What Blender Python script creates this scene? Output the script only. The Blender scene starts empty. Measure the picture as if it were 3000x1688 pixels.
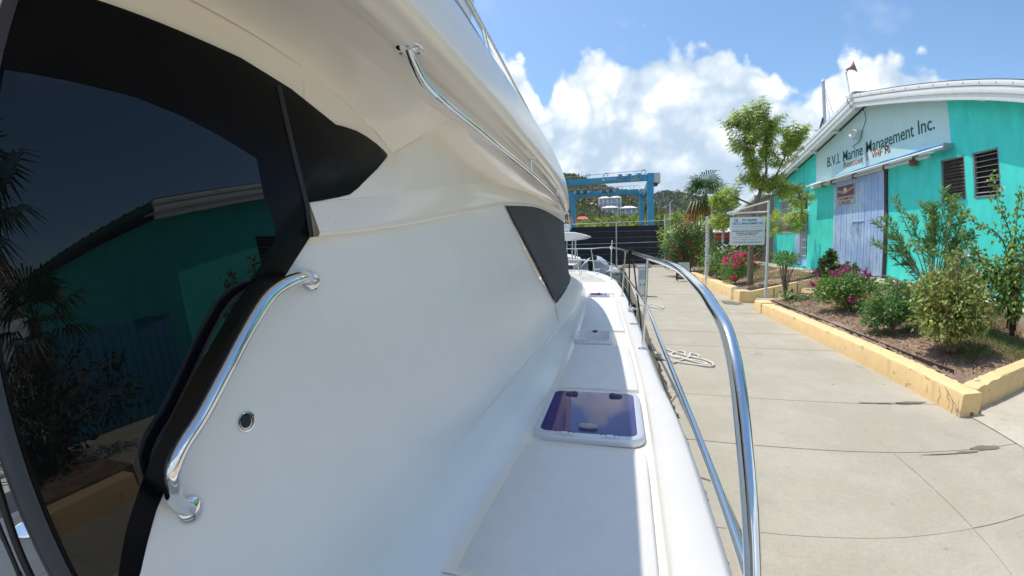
import bpy, bmesh, math, random
import numpy as np
from mathutils import Vector, Matrix

random.seed(7)
rng = np.random.default_rng(11)
S = bpy.context.scene
COL = S.collection
R = math.radians

# ------------------------------------------------------------------ camera
# X: away from the boat across the quay, Y: along the quay, Z: up, quay top at z = 0
CAM = Vector((0, 0, 1.9))
cam = bpy.data.cameras.new('camera')
camo = bpy.data.objects.new('camera', cam)
COL.objects.link(camo)
S.camera = camo
cam.type = 'PANO'                                    # the photo's own wide-angle lens (strong barrel distortion)
cam.panorama_type = 'FISHEYE_LENS_POLYNOMIAL'
cam.fisheye_fov = R(200)
cam.sensor_width, cam.sensor_height, cam.sensor_fit = 36.0, 20.25, 'HORIZONTAL'
cam.fisheye_polynomial_k0 = 0.0
cam.fisheye_polynomial_k1 = -0.07192021335241303
cam.fisheye_polynomial_k2 = -0.0007485192606570938
cam.fisheye_polynomial_k3 = 0.00018935472974036284
cam.fisheye_polynomial_k4 = -6.273191970714823e-06
cam.clip_start, cam.clip_end = 0.02, 6000
_r, _u, _f = (0.9654249, 0.2591865, -0.0278756), (-0.0009097, 0.1102827, 0.9938998), (-0.2606796, 0.9595103, -0.1067054)
camo.matrix_world = Matrix(((_r[0], _u[0], -_f[0], CAM.x), (_r[1], _u[1], -_f[1], CAM.y), (_r[2], _u[2], -_f[2], CAM.z), (0, 0, 0, 1)))

# ------------------------------------------------------------------ light
SUN_TO = Vector((-0.32, 0.20, 1.0)).normalized()
SUN_EL, SUN_AZ = math.asin(SUN_TO.z), math.atan2(SUN_TO.x, SUN_TO.y)
sun = bpy.data.lights.new('sun', 'SUN')
sun.energy, sun.angle, sun.color = 2.1, R(0.55), (1.0, 0.945, 0.85)
suno = bpy.data.objects.new('sun', sun)
COL.objects.link(suno)
suno.location = (-20, 10, 40)
suno.rotation_euler = (-SUN_TO).to_track_quat('-Z', 'Y').to_euler()

S.view_settings.view_transform = 'Standard'
S.view_settings.look = 'None'
S.view_settings.exposure = 0.78
S.view_settings.gamma = 1.0
S.view_settings.use_curve_mapping = False
S.cycles.max_bounces, S.cycles.diffuse_bounces, S.cycles.glossy_bounces, S.cycles.transmission_bounces, S.cycles.transparent_max_bounces = 8, 6, 4, 3, 4
S.cycles.use_adaptive_sampling, S.cycles.adaptive_threshold = True, 0.015
S.cycles.use_denoising = True
S.cycles.caustics_reflective = S.cycles.caustics_refractive = False

SKY_K, SKY_TINT, CLOUD_K = 0.15, (0.60, 0.725, 0.79, 1), 0.65
world = bpy.data.worlds.new('World')
S.world = world
world.use_nodes = True
world.cycles.sampling_method, world.cycles.sample_map_resolution = 'MANUAL', 512

def build_sky():
    nt = world.node_tree
    nt.nodes.clear()
    N, L = nt.nodes.new, nt.links.new
    def math_(op, a, b=None, c=None, clamp=False):
        n = N('ShaderNodeMath'); n.operation = op; n.use_clamp = clamp
        for i, v in enumerate((a, b, c)):
            if v is None: continue
            if isinstance(v, (int, float)): n.inputs[i].default_value = v
            else: L(v, n.inputs[i])
        return n.outputs[0]
    def smooth(v, a, b, lo=0.0, hi=1.0):
        n = N('ShaderNodeMapRange'); n.interpolation_type = 'SMOOTHSTEP'
        L(v, n.inputs['Value'])
        for k, x in zip(('From Min', 'From Max', 'To Min', 'To Max'), (a, b, lo, hi)):
            if isinstance(x, (int, float)): n.inputs[k].default_value = x
            else: L(x, n.inputs[k])
        return n.outputs[0]
    tc = N('ShaderNodeTexCoord')
    sep = N('ShaderNodeSeparateXYZ'); L(tc.outputs['Generated'], sep.inputs[0])
    x, y, z = sep.outputs
    sky = N('ShaderNodeTexSky'); sky.sky_type = 'NISHITA'; sky.sun_disc = False
    sky.sun_elevation, sky.sun_rotation = SUN_EL, SUN_AZ % (2 * math.pi)
    sky.air_density, sky.dust_density, sky.ozone_density, sky.altitude = 1.0, 1.2, 1.0, 0
    skm = N('ShaderNodeMix'); skm.data_type = 'RGBA'; skm.blend_type = 'MULTIPLY'; skm.inputs[0].default_value = 1
    L(sky.outputs[0], skm.inputs[6]); skm.inputs[7].default_value = tuple(c * SKY_K for c in SKY_TINT[:3]) + (1,)
    az = math_('ARCTAN2', x, y)                      # 0 along the quay, + to the right
    el = math_('ARCSINE', z)
    # cumulus bank: how high its tops reach, by azimuth; raised out of view to add fill light
    azn = math_('DIVIDE', math_('ADD', az, math.pi), 2 * math.pi)
    cv = N('ShaderNodeFloatCurve'); L(azn, cv.inputs['Value'])
    prof = [(-180, 23), (-150, 29), (-115, 24), (-80, 28), (-55, 21), (-35, 25), (-22, 27), (-17, 27.5), (-13, 26.5), (-10.6, 22.5), (-9.6, 21), (-8.6, 23),
            (-6, 25.8), (-2, 27), (2, 25), (7, 27.4), (10, 26), (15.6, 26.4), (17.4, 24), (19.6, 22), (22.4, 20.4), (24, 19.6), (26.4, 20.2), (29, 21.8),
            (32.6, 22), (35, 21), (38, 20.2), (46, 16), (58, 9.5), (75, 7), (100, 18), (140, 26), (180, 23)]
    c = cv.mapping.curves[0]
    pts = [((a + 180) / 360, e / 60) for a, e in prof]
    while len(c.points) < len(pts): c.points.new(0.5, 0.5)
    for p, q in zip(c.points, pts):
        p.location = q; p.handle_type = 'AUTO'
    cv.mapping.update()
    top = math_('MULTIPLY', cv.outputs[0], R(60))
    def noise(scale, detail, rough, off=(0, 0, 0), vec=None):
        n = N('ShaderNodeTexNoise'); n.inputs['Scale'].default_value = scale
        n.inputs['Detail'].default_value = detail; n.inputs['Roughness'].default_value = rough
        m = N('ShaderNodeMapping'); L(vec or tc.outputs['Generated'], m.inputs[0]); m.inputs['Location'].default_value = off
        m.inputs['Scale'].default_value = (1, 1, 1.25)
        L(m.outputs[0], n.inputs['Vector']); return n.outputs['Fac']
    big = noise(7.0, 5.0, 0.60)
    bil = N('ShaderNodeTexVoronoi'); bil.feature = 'F1'; bil.inputs['Scale'].default_value = 13.0
    wv = N('ShaderNodeVectorMath'); wv.operation = 'ADD'
    wn = N('ShaderNodeTexNoise'); wn.inputs['Scale'].default_value = 9; wn.inputs['Detail'].default_value = 2
    L(tc.outputs['Generated'], wn.inputs['Vector'])
    ws = N('ShaderNodeVectorMath'); ws.operation = 'SCALE'; ws.inputs['Scale'].default_value = 0.10
    L(wn.outputs['Color'], ws.inputs[0]); L(tc.outputs['Generated'], wv.inputs[0]); L(ws.outputs[0], wv.inputs[1])
    L(wv.outputs[0], bil.inputs['Vector'])
    bil2 = N('ShaderNodeTexVoronoi'); bil2.feature = 'F1'; bil2.inputs['Scale'].default_value = 30.0
    L(wv.outputs[0], bil2.inputs['Vector'])
    puff = math_('ADD', math_('MULTIPLY', math_('SUBTRACT', 0.45, bil.outputs['Distance']), 0.9),
                 math_('MULTIPLY', math_('SUBTRACT', 0.45, bil2.outputs['Distance']), 0.35))
    # signed height below the cloud top (radians), ruffled by the puffs
    h = math_('SUBTRACT', top, el)
    d = math_('ADD', h, math_('ADD', math_('MULTIPLY', math_('SUBTRACT', big, 0.5), 0.13), math_('MULTIPLY', puff, 0.075)))
    mask = smooth(d, 0.010, 0.036)
    wisps = smooth(noise(3.2, 4, 0.62, (3, 1, 5)), 0.53, 0.80, 0.0, 0.38)  # thin wisps, strengthened across the whole sky to add white fill light
    mask = math_('MAXIMUM', mask, wisps)
    # light and dark within the bank: bright crowns, grey-blue flanks and bases
    inner = noise(11.0, 4, 0.58, (0.06, 0.02, -0.10))
    lit = math_('ADD', math_('MULTIPLY', puff, 1.35), math_('MULTIPLY', math_('SUBTRACT', inner, 0.5), 1.7))
    crown = smooth(d, 0.02, 0.30, 0.66, 0.24)
    lit = math_('ADD', lit, crown, clamp=False)
    ramp = N('ShaderNodeValToRGB'); L(smooth(lit, -0.15, 1.05), ramp.inputs[0])
    e = ramp.color_ramp.elements
    e[0].position, e[0].color = 0.0, (0.50, 0.63, 0.78, 1)
    e[1].position, e[1].color = 1.0, (1.05, 1.08, 1.10, 1)
    m1 = e.new(0.45); m1.color = (0.70, 0.80, 0.91, 1)
    cl = N('ShaderNodeMix'); cl.data_type = 'RGBA'; cl.blend_type = 'MULTIPLY'; cl.inputs[0].default_value = 1
    L(ramp.outputs[0], cl.inputs[6]); cl.inputs[7].default_value = (CLOUD_K, CLOUD_K, CLOUD_K, 1)
    mix = N('ShaderNodeMix'); mix.data_type = 'RGBA'
    L(mask, mix.inputs[0]); L(skm.outputs[2], mix.inputs[6]); L(cl.outputs[2], mix.inputs[7])
    bg = N('ShaderNodeBackground'); L(mix.outputs[2], bg.inputs[0]); bg.inputs[1].default_value = 1.0
    out = N('ShaderNodeOutputWorld'); L(bg.outputs[0], out.inputs[0])
build_sky()

# ------------------------------------------------------------------ materials
MATS = {}
def mat(name, color, rough=0.6, metal=0.0, var=0.0, vscale=6.0, bump=0.0, bscale=60.0, spec=0.5, coat=0.0, island=0.0,
        color2=None, c2scale=2.0, c2lo=0.5, c2hi=0.65, trans=0.0, ior=1.5, sss=0.0, detail=6, c2stretch=None):
    if name in MATS: return MATS[name]
    m = bpy.data.materials.new(name); m.use_nodes = True
    nt = m.node_tree; b = nt.nodes['Principled BSDF']; N, L = nt.nodes.new, nt.links.new
    b.inputs['Roughness'].default_value = rough; b.inputs['Metallic'].default_value = metal
    b.inputs['Specular IOR Level'].default_value = spec; b.inputs['Coat Weight'].default_value = coat
    b.inputs['Coat Roughness'].default_value = 0.06; b.inputs['IOR'].default_value = ior
    b.inputs['Transmission Weight'].default_value = trans
    col = tuple(color) + (1,)
    b.inputs['Base Color'].default_value = col
    src = None
    tc = N('ShaderNodeTexCoord')
    def mixc(a, bcol, fac, mode='MIX'):
        mx = N('ShaderNodeMix'); mx.data_type = 'RGBA'; mx.blend_type = mode
        for i, v in ((0, fac), (6, a), (7, bcol)):
            if hasattr(v, 'links'): L(v, mx.inputs[i])
            else: mx.inputs[i].default_value = v
        return mx.outputs[2]
    cur = col
    if color2 is not None:
        n = N('ShaderNodeTexNoise'); n.inputs['Scale'].default_value = c2scale; n.inputs['Detail'].default_value = detail; n.inputs['Roughness'].default_value = 0.62
        if c2stretch:
            mp = N('ShaderNodeMapping'); mp.inputs['Scale'].default_value = c2stretch; L(tc.outputs['Object'], mp.inputs[0]); L(mp.outputs[0], n.inputs['Vector'])
        else: L(tc.outputs['Object'], n.inputs['Vector'])
        mr = N('ShaderNodeMapRange'); mr.interpolation_type = 'SMOOTHSTEP'; mr.inputs['From Min'].default_value = c2lo; mr.inputs['From Max'].default_value = c2hi
        L(n.outputs['Fac'], mr.inputs['Value'])
        cur = mixc(cur, tuple(color2) + (1,), mr.outputs[0])
    if var > 0:
        n = N('ShaderNodeTexNoise'); n.inputs['Scale'].default_value = vscale; n.inputs['Detail'].default_value = 7; n.inputs['Roughness'].default_value = 0.65
        L(tc.outputs['Object'], n.inputs['Vector'])
        mr = N('ShaderNodeMapRange'); mr.inputs['From Min'].default_value = 0.3; mr.inputs['From Max'].default_value = 0.7
        mr.inputs['To Min'].default_value = 1 - var; mr.inputs['To Max'].default_value = 1 + var
        L(n.outputs['Fac'], mr.inputs['Value'])
        h = N('ShaderNodeHueSaturation'); L(mr.outputs[0], h.inputs['Value'])
        if hasattr(cur, 'links'): L(cur, h.inputs['Color'])
        else: h.inputs['Color'].default_value = cur
        cur = h.outputs[0]
    if island > 0:
        g = N('ShaderNodeNewGeometry'); h = N('ShaderNodeHueSaturation')
        oi = N('ShaderNodeObjectInfo')
        ad = N('ShaderNodeMath'); ad.operation = 'ADD'; L(g.outputs['Random Per Island'], ad.inputs[0]); L(oi.outputs['Random'], ad.inputs[1])
        fr = N('ShaderNodeMath'); fr.operation = 'FRACT'; L(ad.outputs[0], fr.inputs[0])
        mr = N('ShaderNodeMapRange'); mr.inputs['To Min'].default_value = 1 - island; mr.inputs['To Max'].default_value = 1 + island
        L(fr.outputs[0], mr.inputs['Value']); L(mr.outputs[0], h.inputs['Value'])
        m2 = N('ShaderNodeMath'); m2.operation = 'MULTIPLY_ADD'; L(fr.outputs[0], m2.inputs[0]); m2.inputs[1].default_value = 7.31; m2.inputs[2].default_value = 0.13
        f2 = N('ShaderNodeMath'); f2.operation = 'FRACT'; L(m2.outputs[0], f2.inputs[0])
        mh = N('ShaderNodeMapRange'); mh.inputs['To Min'].default_value = 0.5 - island * 0.06; mh.inputs['To Max'].default_value = 0.5 + island * 0.05
        L(f2.outputs[0], mh.inputs['Value']); L(mh.outputs[0], h.inputs['Hue'])
        if hasattr(cur, 'links'): L(cur, h.inputs['Color'])
        else: h.inputs['Color'].default_value = cur
        cur = h.outputs[0]
    if hasattr(cur, 'links'): L(cur, b.inputs['Base Color'])
    if bump > 0:
        n = N('ShaderNodeTexNoise'); n.inputs['Scale'].default_value = bscale; n.inputs['Detail'].default_value = 6
        L(tc.outputs['Object'], n.inputs['Vector'])
        bp = N('ShaderNodeBump'); bp.inputs['Strength'].default_value = min(1, bump); bp.inputs['Distance'].default_value = 0.01
        L(n.outputs['Fac'], bp.inputs['Height']); L(bp.outputs[0], b.inputs['Normal'])
    MATS[name] = m
    return m

def leafmat(name, color, island=0.35, rough=0.45, tr=0.35, color2=None, c2scale=1.5):
    m = mat(name, color, rough=rough, island=island, color2=color2, c2scale=c2scale, c2lo=0.45, c2hi=0.6)
    nt = m.node_tree; b = nt.nodes['Principled BSDF']; out = [n for n in nt.nodes if n.type == 'OUTPUT_MATERIAL'][0]
    t = nt.nodes.new('ShaderNodeBsdfTranslucent'); mx = nt.nodes.new('ShaderNodeMixShader'); mx.inputs[0].default_value = tr
    src = b.inputs['Base Color'].links[0].from_socket
    hs = nt.nodes.new('ShaderNodeHueSaturation'); hs.inputs['Value'].default_value = 1.25; hs.inputs['Saturation'].default_value = 1.1
    nt.links.new(src, hs.inputs['Color']); nt.links.new(hs.outputs[0], t.inputs[0])
    nt.links.new(b.outputs[0], mx.inputs[1]); nt.links.new(t.outputs[0], mx.inputs[2]); nt.links.new(mx.outputs[0], out.inputs[0])
    return m

# ------------------------------------------------------------------ mesh helpers
def tag(o, label=None, cat=None, group=None, kind=None):
    if label: o['label'] = label
    if cat: o['category'] = cat
    if group: o['group'] = group
    if kind: o['kind'] = kind
    return o

ORIG = {}
def link(o, parent=None):
    COL.objects.link(o)
    if parent is not None:
        o.parent = parent
        o.matrix_parent_inverse = Matrix.Translation(-ORIG[parent.name])   # children are written in world coordinates
        ORIG[o.name] = Vector((0, 0, 0)) + Vector(o.location)
    else:
        ORIG[o.name] = Vector(o.location)
    return o

def thing(name, label, cat, loc=(0, 0, 0), group=None):
    o = bpy.data.objects.new(name, None)
    o.empty_display_size = 0.2
    o.location = loc
    link(o)
    return tag(o, label, cat, group)

def make(name, me, parent=None, smooth=False, mats=()):
    if smooth:
        me.polygons.foreach_set('use_smooth', [True] * len(me.polygons))
    for m in mats: me.materials.append(m)
    o = bpy.data.objects.new(name, me)
    return link(o, parent)

def mesh(name, verts, faces, m, parent=None, smooth=False):
    me = bpy.data.meshes.new(name)
    me.from_pydata([tuple(v) for v in verts], [], [tuple(f) for f in faces])
    me.update()
    return make(name, me, parent, smooth, [m] if m else ())

def bm_finish(bm, name, m, parent=None, smooth=False, autosmooth=None):
    bmesh.ops.recalc_face_normals(bm, faces=bm.faces)
    me = bpy.data.meshes.new(name); bm.to_mesh(me); bm.free()
    o = make(name, me, parent, smooth, [m] if m else ())
    if autosmooth: sharp(o, autosmooth)
    return o

def sharp(o, deg=35):
    me = o.data
    bm = bmesh.new(); bm.from_mesh(me)
    a = R(deg)
    for e in bm.edges:
        e.smooth = not (len(e.link_faces) == 2 and e.calc_face_angle(0) > a)
    for f in bm.faces: f.smooth = True
    bm.to_mesh(me); bm.free()

def add_box(bm, lo, hi, M=None):
    c = [(lo[i] + hi[i]) / 2 for i in range(3)]; s = [abs(hi[i] - lo[i]) for i in range(3)]
    mt = Matrix.Translation(c) @ Matrix.Diagonal((*s, 1))
    if M is not None: mt = M @ mt
    return bmesh.ops.create_cube(bm, size=1, matrix=mt)['verts']

def box(name, lo, hi, m, parent=None, bev=0.0, M=None, seg=2):
    bm = bmesh.new(); add_box(bm, lo, hi, M)
    if bev: bmesh.ops.bevel(bm, geom=bm.edges[:], offset=bev, segments=seg, affect='EDGES', profile=0.5)
    return bm_finish(bm, name, m, parent, smooth=False, autosmooth=40 if bev else None)

def boxes(name, lst, m, parent=None, bev=0.0):
    bm = bmesh.new()
    for b in lst: add_box(bm, *b)
    if bev: bmesh.ops.bevel(bm, geom=bm.edges[:], offset=bev, segments=1, affect='EDGES', profile=0.5)
    return bm_finish(bm, name, m, parent)

def catmull(P, n=8, closed=False):
    P = [np.array(p, float) for p in P]; out = []
    k = len(P)
    for i in range(k if closed else k - 1):
        if closed: a, b, c, d = P[i - 1], P[i], P[(i + 1) % k], P[(i + 2) % k]
        else: a, b, c, d = P[max(i - 1, 0)], P[i], P[i + 1], P[min(i + 2, k - 1)]
        for j in range(n):
            t = j / n
            out.append(0.5 * ((2 * b) + (c - a) * t + (2 * a - 5 * b + 4 * c - d) * t * t + (3 * b - a - 3 * c + d) * t ** 3))
    if not closed: out.append(P[-1])
    return out

def add_tube(bm, pts, r, seg=10, cap=True, closed=False):
    pts = [Vector(p) for p in pts]; n = len(pts)
    rr = r if hasattr(r, '__len__') else [r] * n
    rings = []; up = None
    for i, p in enumerate(pts):
        if closed: t = pts[(i + 1) % n] - pts[i - 1]
        else: t = pts[min(i + 1, n - 1)] - pts[max(i - 1, 0)]
        t.normalize()
        if up is None:
            up = Vector((0, 0, 1)) if abs(t.z) < 0.9 else Vector((1, 0, 0))
        s = t.cross(up)
        if s.length < 1e-6: s = t.orthogonal()
        s.normalize(); up = s.cross(t).normalized()
        rings.append([bm.verts.new(p + (s * math.cos(2 * math.pi * k / seg) + up * math.sin(2 * math.pi * k / seg)) * rr[i]) for k in range(seg)])
    for i in range(n if closed else n - 1):
        a, b = rings[i], rings[(i + 1) % n]
        for k in range(seg):
            bm.faces.new((a[k], a[(k + 1) % seg], b[(k + 1) % seg], b[k]))
    if cap and not closed:
        bm.faces.new(rings[0][::-1]); bm.faces.new(rings[-1])

def tube(name, pts, r, m, parent=None, seg=12, curve=0, closed=False):
    bm = bmesh.new()
    if curve: pts = catmull(pts, curve, closed)
    add_tube(bm, pts, r, seg, closed=closed)
    return bm_finish(bm, name, m, parent, True, 50)

def tubes(name, lst, r, m, parent=None, seg=8):
    bm = bmesh.new()
    for p in lst: add_tube(bm, p, r, seg)
    return bm_finish(bm, name, m, parent, True, 50)

def loft(name, rows, m, parent=None, smooth=True, sharp_deg=None, flip=False):
    nr, nc = len(rows), len(rows[0])
    v = [tuple(p) for r_ in rows for p in r_]
    f = []
    for i in range(nr - 1):
        for j in range(nc - 1):
            q = (i * nc + j, i * nc + j + 1, (i + 1) * nc + j + 1, (i + 1) * nc + j)
            f.append(q[::-1] if flip else q)
    o = mesh(name, v, f, m, parent, smooth)
    if sharp_deg: sharp(o, sharp_deg)
    return o

def prism(name, poly, off, m, parent=None, bev=0.0, seg=2):
    """poly: 3D planar outline; off: extrusion vector"""
    bm = bmesh.new()
    vs = [bm.verts.new(p) for p in poly]
    f = bm.faces.new(vs)
    r_ = bmesh.ops.extrude_face_region(bm, geom=[f])
    bmesh.ops.translate(bm, verts=[g for g in r_['geom'] if isinstance(g, bmesh.types.BMVert)], vec=Vector(off))
    bmesh.ops.recalc_face_normals(bm, faces=bm.faces)
    if bev: bmesh.ops.bevel(bm, geom=bm.edges[:], offset=bev, segments=seg, affect='EDGES', profile=0.5)
    return bm_finish(bm, name, m, parent, False, 40 if bev else None)

def add_lathe(bm, prof, M, seg=20):
    rings = []
    for r_, h in prof:
        rings.append([bm.verts.new(M @ Vector((r_ * math.cos(2 * math.pi * k / seg), r_ * math.sin(2 * math.pi * k / seg), h))) for k in range(seg)])
    for a, b in zip(rings, rings[1:]):
        for k in range(seg): bm.faces.new((a[k], a[(k + 1) % seg], b[(k + 1) % seg], b[k]))
    if prof[0][0] > 1e-4: bm.faces.new(rings[0][::-1])
    if prof[-1][0] > 1e-4: bm.faces.new(rings[-1])

def lathe(name, prof, M, m, parent=None, seg=20):
    bm = bmesh.new(); add_lathe(bm, prof, M, seg)
    bmesh.ops.remove_doubles(bm, verts=bm.verts, dist=1e-5)
    return bm_finish(bm, name, m, parent, True, 35)

def frame_M(o, ax, up=(0, 0, 1)):
    """matrix with local Z along ax at o"""
    z_ = Vector(ax).normalized(); u = Vector(up)
    if abs(z_.dot(u)) > 0.98: u = Vector((1, 0, 0))
    x_ = u.cross(z_).normalized(); y_ = z_.cross(x_)
    return Matrix(((x_.x, y_.x, z_.x, o[0]), (x_.y, y_.y, z_.y, o[1]), (x_.z, y_.z, z_.z, o[2]), (0, 0, 0, 1)))

def rrect(x0, y0, x1, y1, r, n=5):
    out = []
    for cx, cy, a0 in ((x1 - r, y1 - r, 0), (x0 + r, y1 - r, 90), (x0 + r, y0 + r, 180), (x1 - r, y0 + r, 270)):
        for k in range(n + 1):
            a = R(a0 + 90 * k / n); out.append((cx + r * math.cos(a), cy + r * math.sin(a)))
    return out

def text_obj(name, s, origin, xdir, ydir, height, m, parent, width=None, extrude=0.004, bold=0.0, shear=0.0, align='LEFT'):
    cu = bpy.data.curves.new('t', 'FONT'); cu.body = s; cu.size = 1.0; cu.offset = bold; cu.shear = shear; cu.resolution_u = 3
    to = bpy.data.objects.new('t', cu); COL.objects.link(to)
    dg = bpy.context.evaluated_depsgraph_get(); dg.update()
    me = bpy.data.meshes.new_from_object(to.evaluated_get(dg))
    bpy.data.objects.remove(to)
    co = np.zeros(len(me.vertices) * 3); me.vertices.foreach_get('co', co); co = co.reshape(-1, 3)
    x0, x1 = co[:, 0].min(), co[:, 0].max()
    k = height / 0.70
    kx = (width / (x1 - x0)) if width else k
    X, Y = Vector(xdir), Vector(ydir); Z = X.cross(Y)
    new = [Vector(origin) + X * ((c[0] - x0) * kx) + Y * (c[1] * k) for c in co]
    me.vertices.foreach_set('co', np.array([tuple(p) for p in new]).ravel()); me.update()
    bm = bmesh.new(); bm.from_mesh(me)
    g = bmesh.ops.extrude_face_region(bm, geom=bm.faces[:])
    bmesh.ops.translate(bm, verts=[q for q in g['geom'] if isinstance(q, bmesh.types.BMVert)], vec=Z * extrude)
    bm.to_mesh(me); bm.free()
    me.materials.clear()
    return make(name, me, parent, False, [m])

# ---- foliage
def leaf_arrays(P, D, U, L, W, fold=0.25, curl=0.0):
    """P base points, D directions, U rough normals; 6-vert folded leaves"""
    P, D, U = (np.asarray(a, float) for a in (P, D, U))
    n = len(P)
    L = np.broadcast_to(np.asarray(L, float), (n,))[:, None]; W = np.broadcast_to(np.asarray(W, float), (n,))[:, None]
    D = D / (np.linalg.norm(D, axis=1, keepdims=True) + 1e-9)
    Sd = np.cross(D, U); Sd /= (np.linalg.norm(Sd, axis=1, keepdims=True) + 1e-9)
    Nn = np.cross(Sd, D)
    v0 = P
    mid = P + D * L * 0.45 + Nn * L * curl * 0.3
    tip = P + D * L - Nn * L * curl
    a = mid + Sd * W * 0.5 + Nn * W * fold
    b = mid - Sd * W * 0.5 + Nn * W * fold
    V = np.stack([v0, a, tip, b, mid], 1).reshape(-1, 3)
    base = (np.arange(n) * 5)[:, None]
    F = np.concatenate([base + [0, 4, 1], base + [4, 2, 1], base + [0, 3, 4], base + [3, 2, 4]], 1).reshape(-1, 3)
    return V, F

def fast_mesh(name, V, F, m, parent=None, smooth=False):
    me = bpy.data.meshes.new(name)
    V = np.asarray(V, np.float32); F = np.asarray(F, np.int32); k = F.shape[1]
    me.vertices.add(len(V)); me.vertices.foreach_set('co', V.ravel())
    me.loops.add(F.size); me.loops.foreach_set('vertex_index', F.ravel())
    me.polygons.add(len(F)); me.polygons.foreach_set('loop_start', np.arange(0, F.size, k, dtype=np.int32))
    me.update(calc_edges=True); me.validate()
    return make(name, me, parent, smooth, [m])

def rand_dirs(n):
    v = rng.normal(size=(n, 3)); return v / np.linalg.norm(v, axis=1, keepdims=True)
# ================================================================== materials used
M_gel = mat('white_gelcoat', (0.91, 0.875, 0.825), rough=0.30, coat=0.12, var=0.02, vscale=3, color2=(0.86, 0.83, 0.785), c2scale=1.3, c2lo=.5, c2hi=.8)
M_gel2 = mat('cream_gelcoat', (0.94, 0.865, 0.75), rough=0.25, coat=0.3, var=0.015, vscale=3)
M_nonskid = mat('nonskid_deck', (0.86, 0.82, 0.78), rough=0.6, var=0.03, vscale=9, bump=0.35, bscale=260, color2=(0.81, 0.775, 0.74), c2scale=5, c2lo=.55, c2hi=.75)
M_chrome = mat('polished_steel', (0.80, 0.80, 0.80), rough=0.06, metal=1.0, var=0.04, vscale=25, bump=0.006, bscale=30)
M_steel = mat('galvanised_steel', (0.55, 0.57, 0.58), rough=0.38, metal=0.85, var=0.12, vscale=12)
M_black = mat('black_rubber', (0.012, 0.012, 0.014), rough=0.45, var=0.2)
M_grey = mat('grey_plastic', (0.33, 0.34, 0.36), rough=0.4)
M_white = mat('white_paint', (0.78, 0.78, 0.76), rough=0.45, var=0.04, vscale=5, bump=0.03, bscale=25)
M_yellow = mat('yellow_paint', (0.86, 0.61, 0.30), rough=0.75, var=0.07, vscale=5, color2=(0.46, 0.37, 0.25), c2scale=5.5, c2lo=0.60, c2hi=0.68, bump=0.12, bscale=45)
M_soil = mat('dry_soil', (0.25, 0.165, 0.115), rough=0.95, var=0.35, vscale=22, color2=(0.34, 0.235, 0.165), c2scale=3, c2lo=0.45, c2hi=0.6, bump=0.9, bscale=40)
M_bark = mat('grey_bark', (0.22, 0.17, 0.13), rough=0.9, var=0.25, vscale=14, bump=0.5, bscale=40)

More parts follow.
